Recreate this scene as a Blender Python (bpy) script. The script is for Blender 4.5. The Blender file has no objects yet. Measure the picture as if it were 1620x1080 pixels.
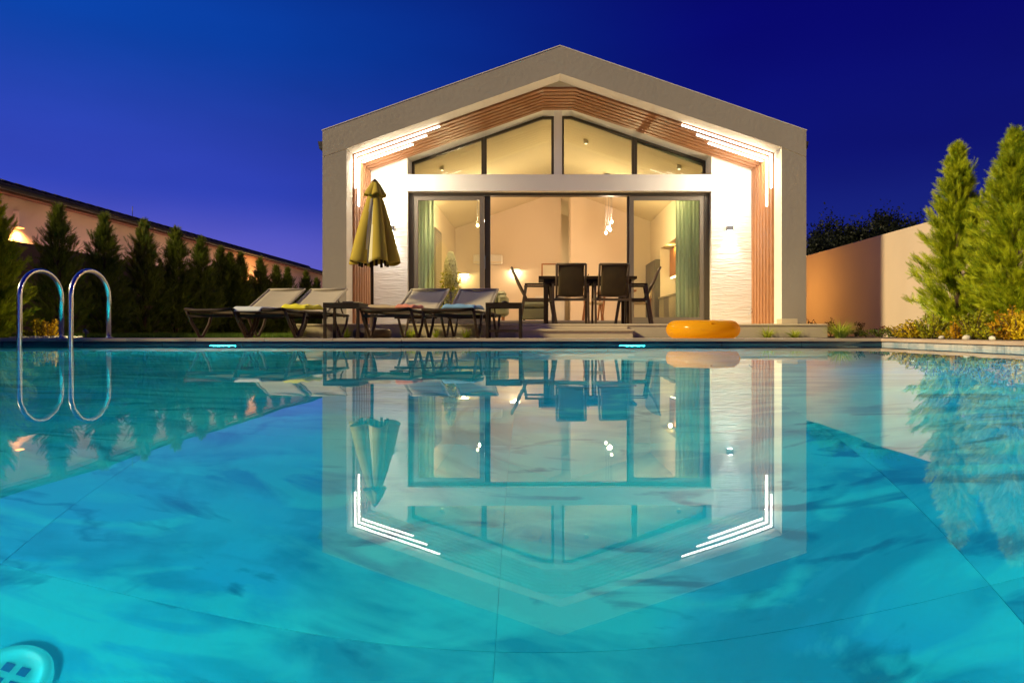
import bpy, bmesh, math, random
import numpy as np
from mathutils import Vector, Matrix
R = math.radians
random.seed(7); rng = np.random.default_rng(7)
scene = bpy.context.scene
C = scene.collection

# ------------------------------------------------------------------ camera
CAMZ = 0.17
cam = bpy.data.cameras.new('camera'); cam.lens = 24; cam.sensor_width = 36
cam.shift_x = -42/1620; cam.shift_y = -17/1620
cam.clip_start = 0.02; cam.clip_end = 3000
camo = bpy.data.objects.new('camera', cam); C.objects.link(camo)
camo.location = (0, 0, CAMZ); camo.rotation_euler = (R(90), 0, 0)
scene.camera = camo

# ------------------------------------------------------------------ world, sun, exposure
SUN_TO = Vector((-.86, -.34, .50)).normalized()
w = bpy.data.worlds.new('World'); scene.world = w; w.use_nodes = True
nt = w.node_tree; nt.nodes.clear()
def wn(t, **k):
    n = nt.nodes.new(t)
    for a, b in k.items(): setattr(n, a, b)
    return n
out = wn('ShaderNodeOutputWorld'); bg = wn('ShaderNodeBackground'); bg.inputs[1].default_value = .66
bg2 = wn('ShaderNodeBackground'); bg2.inputs[1].default_value = 0.0015
sky = wn('ShaderNodeTexSky'); sky.sky_type = 'NISHITA'; sky.sun_disc = False
sky.sun_elevation = R(1.0); sky.sun_rotation = math.atan2(SUN_TO.x, SUN_TO.y)
nt.links.new(sky.outputs[0], bg2.inputs[0])
tc = wn('ShaderNodeTexCoord'); sp = wn('ShaderNodeSeparateXYZ'); nt.links.new(tc.outputs['Generated'], sp.inputs[0])
def ramp(src, a, b, stops):
    m = wn('ShaderNodeMapRange'); m.inputs[1].default_value = a; m.inputs[2].default_value = b
    nt.links.new(src, m.inputs[0])
    r = wn('ShaderNodeValToRGB'); r.color_ramp.interpolation = 'EASE'
    e = r.color_ramp.elements
    while len(e) < len(stops): e.new(.5)
    for q, (p, c) in zip(e, stops): q.position = p; q.color = (*c, 1)
    nt.links.new(m.outputs[0], r.inputs[0]); return r.outputs[0]
lf = ramp(sp.outputs[2], 0, .5, [(0, (.20,.15,.54)), (.14, (.135,.125,.60)), (.38, (.028,.055,.46)), (.75, (.002,.050,.36)), (1, (.001,.028,.24))])
rt = ramp(sp.outputs[2], 0, .5, [(0, (.012,.022,.20)), (.25, (.006,.014,.19)), (.5, (.002,.004,.155)), (.8, (.001,.001,.14)), (1, (.001,.001,.11))])
mr = wn('ShaderNodeMapRange'); mr.interpolation_type = 'SMOOTHSTEP'
mr.inputs[1].default_value = -.60; mr.inputs[2].default_value = .28; nt.links.new(sp.outputs[0], mr.inputs[0])
mx = wn('ShaderNodeMix', data_type='RGBA'); nt.links.new(mr.outputs[0], mx.inputs[0])
nt.links.new(lf, mx.inputs[6]); nt.links.new(rt, mx.inputs[7]); cn_ = wn('ShaderNodeTexNoise'); cn_.inputs['Scale'].default_value = 2.2; cn_.inputs['Detail'].default_value = 5
cm = wn('ShaderNodeMapping'); cm.inputs['Scale'].default_value = (1, 1, 3); nt.links.new(tc.outputs['Generated'], cm.inputs[0]); nt.links.new(cm.outputs[0], cn_.inputs['Vector'])
cr_ = wn('ShaderNodeMapRange'); cr_.inputs[1].default_value = .35; cr_.inputs[2].default_value = .7; cr_.inputs[3].default_value = .93; cr_.inputs[4].default_value = 1.12; nt.links.new(cn_.outputs[0], cr_.inputs[0])
cv = wn('ShaderNodeVectorMath', operation='SCALE'); nt.links.new(mx.outputs[2], cv.inputs[0]); nt.links.new(cr_.outputs[0], cv.inputs['Scale']); nt.links.new(cv.outputs[0], bg.inputs[0])
ad = wn('ShaderNodeAddShader'); nt.links.new(bg.outputs[0], ad.inputs[0]); nt.links.new(bg2.outputs[0], ad.inputs[1])
nt.links.new(ad.outputs[0], out.inputs[0])

sl = bpy.data.lights.new('sun', 'SUN'); sl.energy = 2.9; sl.angle = R(6); sl.color = (1, .80, .42)
so = bpy.data.objects.new('sun', sl); C.objects.link(so); so.rotation_euler = SUN_TO.to_track_quat('Z', 'Y').to_euler()

vs = scene.view_settings; vs.view_transform = 'Standard'; vs.look = 'None'; vs.exposure = .7; vs.gamma = 1; vs.use_curve_mapping = False
cy = scene.cycles
cy.max_bounces = 8; cy.diffuse_bounces = 3; cy.glossy_bounces = 4; cy.transmission_bounces = 6; cy.transparent_max_bounces = 12
cy.caustics_reflective = False; cy.caustics_refractive = False; cy.sample_clamp_indirect = 4; cy.blur_glossy = .5
cy.use_denoising = True
try: cy.denoiser = 'OPENIMAGEDENOISE'
except Exception: pass

def lamp(kind, loc, energy, col, size=.1, aim=None, spot=None, size_y=None, blend=.6):
    l = bpy.data.lights.new('lamp_light', kind); l.energy = energy; l.color = col
    if kind == 'AREA':
        l.size = size
        if size_y: l.shape = 'RECTANGLE'; l.size_y = size_y
    else: l.shadow_soft_size = size
    if spot: l.spot_size = R(spot); l.spot_blend = blend
    o = bpy.data.objects.new('lamp_light', l); C.objects.link(o); o.location = loc
    if aim: o.rotation_euler = (Vector(loc) - Vector(aim)).to_track_quat('Z', 'Y').to_euler()
    return o

# ------------------------------------------------------------------ helpers
class MB:
    def __init__(s): s.bm = bmesh.new()
    def box(s, x0, x1, y0, y1, z0, z1, bev=0, mi=0):
        m = Matrix.Translation(((x0+x1)/2, (y0+y1)/2, (z0+z1)/2)) @ Matrix.Diagonal((abs(x1-x0), abs(y1-y0), abs(z1-z0), 1))
        g = bmesh.ops.create_cube(s.bm, size=1, matrix=m)
        vs_ = g['verts']; fs = set(f for v in vs_ for f in v.link_faces)
        for f in fs: f.material_index = mi
        if bev:
            es = list(set(e for v in vs_ for e in v.link_edges))
            bmesh.ops.bevel(s.bm, geom=es, offset=bev, segments=1, affect='EDGES')
        return s
    def prism(s, poly, y0, y1, axis='y', mi=0, smooth=False):
        def P(a, b, c): return (a, c, b) if axis == 'y' else ((c, a, b) if axis == 'x' else (a, b, c))
        n = len(poly)
        A = [s.bm.verts.new(P(a, b, y0)) for a, b in poly]; B = [s.bm.verts.new(P(a, b, y1)) for a, b in poly]
        fs = [s.bm.faces.new(A), s.bm.faces.new(B[::-1])]
        for i in range(n):
            f = s.bm.faces.new((A[i], B[i], B[(i+1) % n], A[(i+1) % n])); f.smooth = smooth; fs.append(f)
        for f in fs: f.material_index = mi
        bmesh.ops.recalc_face_normals(s.bm, faces=fs)
        return s
    def tube(s, pts, r, seg=10, caps=True, smooth=True, rs=None):
        pts = [Vector(p) for p in pts]; rings = []; n = len(pts); up = None
        for i, p in enumerate(pts):
            t = (pts[min(i+1, n-1)] - pts[max(i-1, 0)]).normalized()
            if up is None: up = Vector((0, 0, 1)) if abs(t.z) < .9 else Vector((1, 0, 0))
            a = t.cross(up).normalized(); b = a.cross(t).normalized(); up = b
            rr = rs[i] if rs else r
            rings.append([s.bm.verts.new(p + (a*math.cos(2*math.pi*k/seg) + b*math.sin(2*math.pi*k/seg))*rr) for k in range(seg)])
        for i in range(n-1):
            for k in range(seg):
                f = s.bm.faces.new((rings[i][k], rings[i][(k+1) % seg], rings[i+1][(k+1) % seg], rings[i+1][k])); f.smooth = smooth
        if caps: s.bm.faces.new(rings[0][::-1]); s.bm.faces.new(rings[-1])
        return s
    def bar(s, p, q, w_, h, up=(0, 0, 1)):
        p, q = Vector(p), Vector(q); t = (q-p).normalized(); u = Vector(up)
        if abs(t.dot(u)) > .95: u = Vector((0, 1, 0))
        a = t.cross(u).normalized(); b = a.cross(t).normalized(); V = []
        for c in (p, q):
            V.append([s.bm.verts.new(c + a*sx*w_/2 + b*sz*h/2) for sx, sz in ((-1, -1), (1, -1), (1, 1), (-1, 1))])
        fs = [s.bm.faces.new(V[0][::-1]), s.bm.faces.new(V[1])]
        for k in range(4): fs.append(s.bm.faces.new((V[0][k], V[0][(k+1) % 4], V[1][(k+1) % 4], V[1][k])))
        bmesh.ops.recalc_face_normals(s.bm, faces=fs)
        return s
    def lathe(s, prof, seg=24, c=(0, 0, 0), smooth=True):
        rings = []
        for r_, z in prof:
            rings.append([s.bm.verts.new((c[0]+r_*math.cos(2*math.pi*k/seg), c[1]+r_*math.sin(2*math.pi*k/seg), c[2]+z)) for k in range(seg)])
        for i in range(len(prof)-1):
            for k in range(seg):
                f = s.bm.faces.new((rings[i][k], rings[i][(k+1) % seg], rings[i+1][(k+1) % seg], rings[i+1][k])); f.smooth = smooth
        s.bm.faces.new(rings[0][::-1]); s.bm.faces.new(rings[-1])
        return s
    def grid(s, fn, nu, nv, smooth=True, closed=False):
        V = [[s.bm.verts.new(fn(i/nu, j/nv)) for j in range(nv+1)] for i in range(nu if closed else nu+1)]
        for i in range(nu):
            for j in range(nv):
                i2 = (i+1) % nu if closed else i+1
                f = s.bm.faces.new((V[i][j], V[i2][j], V[i2][j+1], V[i][j+1])); f.smooth = smooth
        return s
    def mesh(s, name='m'):
        me = bpy.data.meshes.new(name); s.bm.to_mesh(me); s.bm.free(); return me
    def build(s, name, mat, parent=None, **k): return obj(name, s.mesh(name), mat, parent, **k)

def obj(name, me, mat, parent=None, loc=(0, 0, 0), rot=(0, 0, 0), label=None, cat=None, group=None, kind=None):
    if not me.materials:
        for m in (mat if isinstance(mat, (list, tuple)) else [mat]): me.materials.append(m)
    o = bpy.data.objects.new(name, me); C.objects.link(o); o.location = loc; o.rotation_euler = rot
    if parent: o.parent = parent
    tag(o, label, cat, group, kind); return o
def tag(o, label=None, cat=None, group=None, kind=None):
    if label: o['label'] = label
    if cat: o['category'] = cat
    if group: o['group'] = group
    if kind: o['kind'] = kind
    return o
def thing(name, label, cat, loc=(0, 0, 0), rz=0, group=None, kind=None):
    o = bpy.data.objects.new(name, None); C.objects.link(o); o.location = loc; o.rotation_euler = (0, 0, rz)
    o.empty_display_size = .1
    return tag(o, label, cat, group, kind)
def dup(root, loc, rz=0, label=None, scale=None):
    def cp(o, par):
        c = o.copy(); C.objects.link(c); c.parent = par
        for ch in o.children: cp(ch, c)
        return c
    kids = list(root.children); r = root.copy(); C.objects.link(r); r.location = loc; r.rotation_euler = (0, 0, rz)
    if label: r['label'] = label
    if scale: r.scale = scale
    for ch in kids: cp(ch, r)
    return r
def npmesh(name, V, F, smooth=False):
    me = bpy.data.meshes.new(name); n, k = F.shape
    me.vertices.add(len(V)); me.vertices.foreach_set('co', V.astype(np.float32).ravel())
    me.loops.add(n*k); me.loops.foreach_set('vertex_index', F.astype(np.int32).ravel())
    me.polygons.add(n); me.polygons.foreach_set('loop_start', np.arange(0, n*k, k, dtype=np.int32))
    me.update(calc_edges=True); me.validate()
    return me

# ------------------------------------------------------------------ materials
def mat(name, col, rough=.6, metal=0, noise=None, bump=None, spec=.5, scale3=None, **k):
    """noise=(scale, amount, col2) colour variation; bump=(scale, strength)"""
    m = bpy.data.materials.new(name); m.use_nodes = True; t = m.node_tree; b = t.nodes['Principled BSDF']
    b.inputs['Base Color'].default_value = (*col, 1); b.inputs['Roughness'].default_value = rough
    b.inputs['Metallic'].default_value = metal; b.inputs['Specular IOR Level'].default_value = spec
    for a, v in k.items(): b.inputs[a].default_value = v
    c = t.nodes.new('ShaderNodeTexCoord'); mp = t.nodes.new('ShaderNodeMapping')
    t.links.new(c.outputs['Object'], mp.inputs[0])
    if scale3: mp.inputs['Scale'].default_value = scale3
    if noise:
        n = t.nodes.new('ShaderNodeTexNoise'); n.inputs['Scale'].default_value = noise[0]; n.inputs['Detail'].default_value = 6
        t.links.new(mp.outputs[0], n.inputs['Vector'])
        r = t.nodes.new('ShaderNodeMapRange'); r.inputs[1].default_value = .35; r.inputs[2].default_value = .65
        r.inputs[4].default_value = noise[1]; t.links.new(n.outputs[0], r.inputs[0])
        x = t.nodes.new('ShaderNodeMix'); x.data_type = 'RGBA'; x.inputs[6].default_value = (*col, 1); x.inputs[7].default_value = (*noise[2], 1)
        t.links.new(r.outputs[0], x.inputs[0]); t.links.new(x.outputs[2], b.inputs['Base Color'])
    if bump:
        n = t.nodes.new('ShaderNodeTexNoise'); n.inputs['Scale'].default_value = bump[0]; n.inputs['Detail'].default_value = 5
        t.links.new(mp.outputs[0], n.inputs['Vector'])
        u = t.nodes.new('ShaderNodeBump'); u.inputs['Strength'].default_value = bump[1]; u.inputs['Distance'].default_value = bump[2] if len(bump) > 2 else .01
        t.links.new(n.outputs[0], u.inputs['Height']); t.links.new(u.outputs[0], b.inputs['Normal'])
    return m
def emis(name, col, s):
    m = bpy.data.materials.new(name); m.use_nodes = True; t = m.node_tree; b = t.nodes['Principled BSDF']
    b.inputs['Base Color'].default_value = (*col, 1); b.inputs['Emission Color'].default_value = (*col, 1); b.inputs['Emission Strength'].default_value = s
    return m
def leafmat(name, c1, c2, scale=3, trans=.35, rough=.55):
    m = bpy.data.materials.new(name); m.use_nodes = True; t = m.node_tree; b = t.nodes['Principled BSDF']; o = t.nodes['Material Output']
    g = t.nodes.new('ShaderNodeNewGeometry'); n = t.nodes.new('ShaderNodeTexNoise'); n.inputs['Scale'].default_value = scale; n.inputs['Detail'].default_value = 3
    t.links.new(g.outputs['Position'], n.inputs['Vector'])
    ri = t.nodes.new('ShaderNodeMath'); ri.operation = 'MULTIPLY_ADD'; ri.inputs[1].default_value = .45
    t.links.new(g.outputs['Random Per Island'], ri.inputs[0]); t.links.new(n.outputs[0], ri.inputs[2])
    r = t.nodes.new('ShaderNodeMapRange'); r.inputs[1].default_value = .45; r.inputs[2].default_value = .95; t.links.new(ri.outputs[0], r.inputs[0])
    x = t.nodes.new('ShaderNodeMix'); x.data_type = 'RGBA'; x.inputs[6].default_value = (*c1, 1); x.inputs[7].default_value = (*c2, 1)
    t.links.new(r.outputs[0], x.inputs[0]); t.links.new(x.outputs[2], b.inputs['Base Color'])
    b.inputs['Roughness'].default_value = rough; b.inputs['Specular IOR Level'].default_value = .25
    tr = t.nodes.new('ShaderNodeBsdfTranslucent'); t.links.new(x.outputs[2], tr.inputs[0])
    ms = t.nodes.new('ShaderNodeMixShader'); ms.inputs[0].default_value = trans
    t.links.new(b.outputs[0], ms.inputs[1]); t.links.new(tr.outputs[0], ms.inputs[2]); t.links.new(ms.outputs[0], o.inputs[0])
    return m
def glass(name, tint, f0=.9):
    m = bpy.data.materials.new(name); m.use_nodes = True; t = m.node_tree; t.nodes.remove(t.nodes['Principled BSDF']); o = t.nodes['Material Output']
    tr = t.nodes.new('ShaderNodeBsdfTransparent'); tr.inputs[0].default_value = (*tint, 1)
    gl = t.nodes.new('ShaderNodeBsdfGlossy'); gl.inputs['Roughness'].default_value = 0
    fr = t.nodes.new('ShaderNodeFresnel'); fr.inputs[0].default_value = 1.5
    ms = t.nodes.new('ShaderNodeMixShader'); t.links.new(fr.outputs[0], ms.inputs[0])
    t.links.new(tr.outputs[0], ms.inputs[1]); t.links.new(gl.outputs[0], ms.inputs[2]); t.links.new(ms.outputs[0], o.inputs[0])
    return m

M = {}
M['plaster'] = mat('plaster', (.86, .80, .67), .85, noise=(1.3, .5, (.81, .75, .62)), bump=(60, .25, .004))
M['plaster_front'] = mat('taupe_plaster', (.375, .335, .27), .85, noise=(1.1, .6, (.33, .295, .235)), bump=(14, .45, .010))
M['wood'] = mat('wood_slat', (.40, .175, .065), .5, noise=(6, .8, (.28, .11, .04)), scale3=(1, 6, 1), bump=(20, .2, .003))
M['dark_frame'] = mat('dark_aluminium', (.065, .050, .030), .45, spec=.3)
M['sash'] = mat('grey_aluminium', (.17, .14, .10), .4, spec=.3)
M['led'] = emis('led_light', (1, .92, .80), 6)
M['bulb'] = emis('bulb_light', (1, .85, .6), 6)
M['sconce_light'] = emis('sconce_light', (1, .88, .62), 5)
M['lamp_white'] = emis('lamp_cool_light', (.9, .95, 1), 25)
M['amber'] = emis('amber_light', (1, .42, .08), 3)
M['pool_light'] = emis('pool_light', (.75, 1, 1), 5)
M['glass_door'] = glass('tinted_door_glass', (.90, .93, .80))
M['glass_gable'] = glass('tinted_gable_glass', (.73, .76, .66))
M['interior'] = mat('interior_paint', (.78, .66, .50), .8)
M['ceiling'] = mat('ceiling_paint', (.80, .70, .50), .85)
M['deck'] = mat('deck_stone', (.68, .57, .38), .6, noise=(2, .6, (.58, .48, .31)), bump=(40, .2, .003))
M['plinth'] = mat('plinth_render', (.60, .51, .34), .8, noise=(2.5, .6, (.50, .42, .28)), bump=(50, .3, .004))
M['coping'] = mat('coping_stone', (.52, .43, .31), .5, noise=(3, .8, (.40, .32, .23)), scale3=(1, 8, 8), bump=(40, .15, .002))
M['dark'] = mat('black_void', (.01, .01, .01), .9)
M['brown'] = mat('brown_resin', (.030, .017, .009), .5, spec=.12, noise=(8, .5, (.04, .024, .013)))
M['bronze'] = mat('bronze_resin', (.085, .056, .034), .42, spec=.2)
M['sling'] = mat('beige_sling', (.42, .36, .26), .8, bump=(400, .4, .001), noise=(5, .5, (.37, .32, .23)))
M['dark_sling'] = mat('brown_sling', (.085, .062, .030), .8, spec=.1, bump=(300, .4, .001), noise=(5, .6, (.055, .045, .028)))
M['steel'] = mat('stainless_steel', (.78, .76, .72), .2, metal=1)
M['chrome'] = mat('chrome_tap', (.6, .6, .6), .2, metal=1)
M['grey_metal'] = mat('grey_lamp_metal', (.10, .10, .11), .45, metal=.3)
M['soil'] = mat('soil', (.07, .045, .028), .95, noise=(8, .8, (.04, .026, .017)), bump=(25, .8, .03))
M['lawn'] = mat('lawn_ground', (.035, .06, .012), .95, noise=(6, .8, (.05, .05, .02)), bump=(40, .8, .02))
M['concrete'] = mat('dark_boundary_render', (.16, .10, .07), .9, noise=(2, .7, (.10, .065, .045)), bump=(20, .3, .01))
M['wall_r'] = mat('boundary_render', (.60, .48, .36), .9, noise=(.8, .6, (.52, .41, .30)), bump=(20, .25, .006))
M['neigh'] = mat('neighbour_render', (.90, .68, .58), .9, noise=(3, .4, (.82, .60, .51)), bump=(25, .4, .01))
M['roof'] = mat('dark_roof_tile', (.022, .016, .016), .7, noise=(5, .6, (.035, .024, .02)))
M['fascia_board'] = mat('red_brown_fascia', (.16, .05, .03), .6)
M['bark'] = mat('bark', (.09, .055, .03), .9, bump=(30, .8, .01))
M['towel_y'] = mat('yellow_towel', (.75, .68, .04), .95, bump=(200, .6, .003))
M['towel_w'] = mat('white_towel', (.62, .66, .66), .95, bump=(200, .6, .003))
M['towel_c'] = mat('coral_towel', (.75, .28, .18), .95, bump=(200, .6, .003))
M['towel_b'] = mat('blue_towel', (.18, .36, .55), .95, bump=(200, .6, .003))
M['towel_t'] = mat('tan_towel', (.5, .38, .22), .95, bump=(200, .6, .003))
M['book'] = mat('book_cover', (.04, .03, .03), .6)
M['paper'] = mat('book_paper', (.55, .45, .25), .8)
M['sofa'] = mat('green_sofa_fabric', (.19, .21, .13), .9, bump=(120, .4, .003))
M['curtain'] = leafmat('pale_green_curtain', (.76, .87, .74), (.80, .90, .78), 3, .35, .9)
M['cabinet'] = mat('kitchen_cabinet', (.30, .27, .16), .5)
M['cabinet_dk'] = mat('dark_kitchen_front', (.12, .11, .07), .4)
M['wood_in'] = mat('indoor_wood', (.42, .18, .06), .5, noise=(6, .6, (.32, .13, .045)))
M['white'] = mat('white_enamel', (.75, .72, .64), .4)
M['pebble'] = mat('white_pebble', (.62, .57, .48), .7, bump=(20, .3, .01))
M['umb'] = mat('yellow_canvas', (.50, .37, .035), .85, noise=(2.5, .5, (.42, .31, .025)), bump=(250, .3, .001))
M['umb_seam'] = mat('canvas_cream', (.68, .62, .38), .85)
M['conifer'] = leafmat('conifer_leaf', (.14, .24, .008), (.62, .66, .022), 5, .3)
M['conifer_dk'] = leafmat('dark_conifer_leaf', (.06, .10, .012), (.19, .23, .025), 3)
M['tree_dk'] = leafmat('far_tree_leaf', (.008, .012, .005), (.016, .02, .008), 1)
M['shrub_y'] = leafmat('yellow_shrub_leaf', (.42, .34, .012), (.72, .50, .015), 6)
M['shrub_o'] = leafmat('orange_shrub_leaf', (.45, .26, .012), (.72, .42, .015), 6)
M['shrub_g'] = leafmat('green_yellow_leaf', (.20, .26, .012), (.50, .46, .02), 6)
M['red_leaf'] = leafmat('dark_red_leaf', (.05, .012, .006), (.11, .03, .01), 6)
M['grass_b'] = leafmat('ornamental_blade', (.30, .42, .02), (.60, .62, .08), 5)
M['grass'] = leafmat('lawn_blade', (.06, .14, .01), (.16, .25, .02), 2)
M['plume'] = leafmat('white_blossom', (.65, .62, .42), (.8, .78, .6), 8)

def wavy_wall():
    m = mat('trowelled_plaster', (.76, .71, .61), .85)
    t = m.node_tree; b = t.nodes['Principled BSDF']
    c = t.nodes.new('ShaderNodeTexCoord'); mp = t.nodes.new('ShaderNodeMapping'); mp.inputs['Scale'].default_value = (2.2, 2.2, 17)
    n = t.nodes.new('ShaderNodeTexNoise'); n.inputs['Scale'].default_value = 1.5; n.inputs['Detail'].default_value = 4; n.inputs['Distortion'].default_value = .6
    u = t.nodes.new('ShaderNodeBump'); u.inputs['Strength'].default_value = .6; u.inputs['Distance'].default_value = .035
    t.links.new(c.outputs['Object'], mp.inputs[0]); t.links.new(mp.outputs[0], n.inputs['Vector']); t.links.new(n.outputs[0], u.inputs['Height']); t.links.new(u.outputs[0], b.inputs['Normal'])
    return m
M['wavy'] = wavy_wall()

def water_mat():
    m = bpy.data.materials.new('water'); m.use_nodes = True; t = m.node_tree; t.nodes.remove(t.nodes['Principled BSDF']); o = t.nodes['Material Output']
    g = t.nodes.new('ShaderNodeBsdfGlass'); g.inputs['IOR'].default_value = 1.333; g.inputs['Roughness'].default_value = 0
    g.inputs[0].default_value = (.97, 1, 1, 1)
    c = t.nodes.new('ShaderNodeTexCoord'); n = t.nodes.new('ShaderNodeTexNoise'); n.inputs['Scale'].default_value = 1.6; n.inputs['Detail'].default_value = 2
    u = t.nodes.new('ShaderNodeBump'); u.inputs['Strength'].default_value = 1; u.inputs['Distance'].default_value = .0009
    t.links.new(c.outputs['Object'], n.inputs['Vector']); t.links.new(n.outputs[0], u.inputs['Height']); t.links.new(u.outputs[0], g.inputs['Normal'])
    t.links.new(g.outputs[0], o.inputs[0]); return m
M['water'] = water_mat()

def marble_mat(name, base, vein, dark, amt=1.0):
    m = bpy.data.materials.new(name); m.use_nodes = True; t = m.node_tree; b = t.nodes['Principled BSDF']; b.inputs['Roughness'].default_value = .35
    g = t.nodes.new('ShaderNodeNewGeometry'); oi = t.nodes.new('ShaderNodeObjectInfo')
    mu = t.nodes.new('ShaderNodeMath'); mu.operation = 'MULTIPLY'; mu.inputs[1].default_value = .22; t.links.new(oi.outputs['Random'], mu.inputs[0])
    av = t.nodes.new('ShaderNodeVectorMath'); av.operation = 'ADD'; t.links.new(g.outputs['Position'], av.inputs[0])
    cx = t.nodes.new('ShaderNodeCombineXYZ'); t.links.new(mu.outputs[0], cx.inputs[2]); t.links.new(cx.outputs[0], av.inputs[1])
    def nz(sc, det, dist):
        n = t.nodes.new('ShaderNodeTexNoise'); n.inputs['Scale'].default_value = sc; n.inputs['Detail'].default_value = det; n.inputs['Distortion'].default_value = dist
        t.links.new(av.outputs[0], n.inputs['Vector']); return n.outputs[0]
    def mixc(f, a, bb):
        x = t.nodes.new('ShaderNodeMix'); x.data_type = 'RGBA'; t.links.new(f, x.inputs[0])
        if isinstance(a, tuple): x.inputs[6].default_value = (*a, 1)
        else: t.links.new(a, x.inputs[6])
        x.inputs[7].default_value = (*bb, 1); return x.outputs[2]
    def rng_(src, a, bb, lo=0, hi=1):
        r = t.nodes.new('ShaderNodeMapRange'); r.inputs[1].default_value = a; r.inputs[2].default_value = bb; r.inputs[3].default_value = lo; r.inputs[4].default_value = hi
        t.links.new(src, r.inputs[0]); return r.outputs[0]
    def veins(sc, dist, wdt, k):
        n = nz(sc, 5, dist); s1 = t.nodes.new('ShaderNodeMath'); s1.operation = 'SUBTRACT'; s1.inputs[1].default_value = .5; t.links.new(n, s1.inputs[0])
        a = t.nodes.new('ShaderNodeMath'); a.operation = 'ABSOLUTE'; t.links.new(s1.outputs[0], a.inputs[0])
        r = rng_(a.outputs[0], 0, wdt, k, 0)
        msk = rng_(nz(.9, 2, 0), .48, .62)
        p = t.nodes.new('ShaderNodeMath'); p.operation = 'MULTIPLY'; t.links.new(r, p.inputs[0]); t.links.new(msk, p.inputs[1]); return p.outputs[0]
    sm = t.nodes.new('ShaderNodeMapping'); sm.inputs['Rotation'].default_value = (0, 0, -.35); sm.inputs['Scale'].default_value = (.45, 1.15, 1); t.links.new(av.outputs[0], sm.inputs[0])
    def nzs(sc, det, dist):
        n = t.nodes.new('ShaderNodeTexNoise'); n.inputs['Scale'].default_value = sc; n.inputs['Detail'].default_value = det; n.inputs['Distortion'].default_value = dist
        t.links.new(sm.outputs[0], n.inputs['Vector']); return n.outputs[0]
    c0 = mixc(rng_(nz(.6, 4, .6), .40, .60, 0, amt), base, vein)
    deep = (base[0]*.3, base[1]*.52, base[2]*.70)
    c1 = mixc(rng_(nzs(2.0, 9, 1.6), .46, .60, 0, .85*amt), c0, deep)
    c1 = mixc(rng_(nzs(4.5, 8, 1.0), .50, .60, 0, .6*amt), c1, (base[0]*1.2, base[1]*1.16, base[2]*1.12))
    c2 = mixc(veins(.8, 1.6, .035, .6*amt), c1, dark)
    c3 = mixc(rng_(nzs(3.4, 10, 2.2), .58, .68, 0, .9*amt), c2, dark)
    t.links.new(c3, b.inputs['Base Color'])
    return m
M['marble'] = marble_mat('pool_marble_tile', (.58, .76, .66), (.26, .52, .72), (.12, .26, .34))
M['marble_side'] = marble_mat('pool_side_marble', (.58, .58, .56), (.40, .44, .48), (.22, .26, .30), .8)
M['tile_band'] = mat('waterline_tile', (.02, .11, .15), .25, noise=(4, .9, (.03, .06, .09)), scale3=(1, 1, 6))

# ------------------------------------------------------------------ ground, pool
PX0, PX1, PY0, PY1, PD = -7.4, 4.12, -.45, 8.2, 1.4
COP = .075; GZ = .06
def sheet(name, rects, z, m, th=.3):
    b = MB()
    for x0, x1, y0, y1 in rects: b.box(x0, x1, y0, y1, z-th, z)
    return b.build(name, m, kind='structure')
L0, L1 = -9.4, 5.98
b = MB()
for x0, x1, y0, y1 in ((-1500, -8.05, -1500, 1500), (4.62, 1500, -1500, 1500), (-8.05, 4.62, 10.3, 1500), (-8.05, 4.62, -1500, -2.5)):
    b.box(x0, x1, y0, y1, -.3, GZ)
b.build('ground', M['lawn'], kind='structure')
sheet('terrace', [(-8.05, PX0-.003, -2.5, 10.3), (PX0-.003, 4.62, -2.5, PY0-.003), (PX0-.003, PX1+.003, PY1+.403, 10.3)], COP-.012, M['coping'])
# pool shell
t = thing('pool_floor', None, None, kind='structure')
MB().box(PX0, PX1, PY0, PY1, -PD-.2, -PD-.012).build('bed', M['marble_side'], t)
sw, sd = 1.2, .9; ox, oy = -.105, 1.656
slab = MB().box(-sw/2+.0006, sw/2-.0006, -sd/2+.0006, sd/2-.0006, -.012, 0, bev=.0004).mesh('slab'); slab.materials.append(M['marble'])
i0 = math.ceil((PX0-ox)/sw-1e-6); i1 = math.floor((PX1-ox)/sw); j0 = math.ceil((PY0-oy)/sd); j1 = math.floor((PY1-oy)/sd)
xs = [PX0] + [ox+i*sw for i in range(i0, i1+1)] + [PX1]; ys = [PY0] + [oy+j*sd for j in range(j0, j1+1)] + [PY1]
for a, c in zip(xs, xs[1:]):
    for d, e in zip(ys, ys[1:]):
        if c-a < .02 or e-d < .02: continue
        if abs(c-a-sw) < 1e-4 and abs(e-d-sd) < 1e-4: me = slab
        else:
            me = MB().box(-(c-a)/2+.0006, (c-a)/2-.0006, -(e-d)/2+.0006, (e-d)/2-.0006, -.012, 0, bev=.0004).mesh('slab'); me.materials.append(M['marble'])
        obj('slab', me, M['marble'], t, loc=((a+c)/2, (d+e)/2, -PD))
t = thing('pool_wall', None, None, kind='structure')
WT = .3; ZT = COP-.036
def side(name, x0, x1, y0, y1, m, n, alongx):
    for k in range(n):
        if alongx: a = x0+(x1-x0)*k/n+.002; c = x0+(x1-x0)*(k+1)/n-.002; bb = (a, c, y0, y1)
        else: a = y0+(y1-y0)*k/n+.002; c = y0+(y1-y0)*(k+1)/n-.002; bb = (x0, x1, a, c)
        MB().box(*bb, -PD, ZT, bev=.002).build(name, m, t)
side('wall_tile', PX0, PX1, PY1, PY1+.05, M['tile_band'], 12, True)
side('wall_tile', PX0, PX1, PY0-.05, PY0, M['marble'], 10, True)
side('wall_tile', PX0-.05, PX0, PY0, PY1, M['marble'], 8, False)
side('wall_tile', PX1, PX1+.05, PY0, PY1, M['marble_side'], 8, False)
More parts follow.
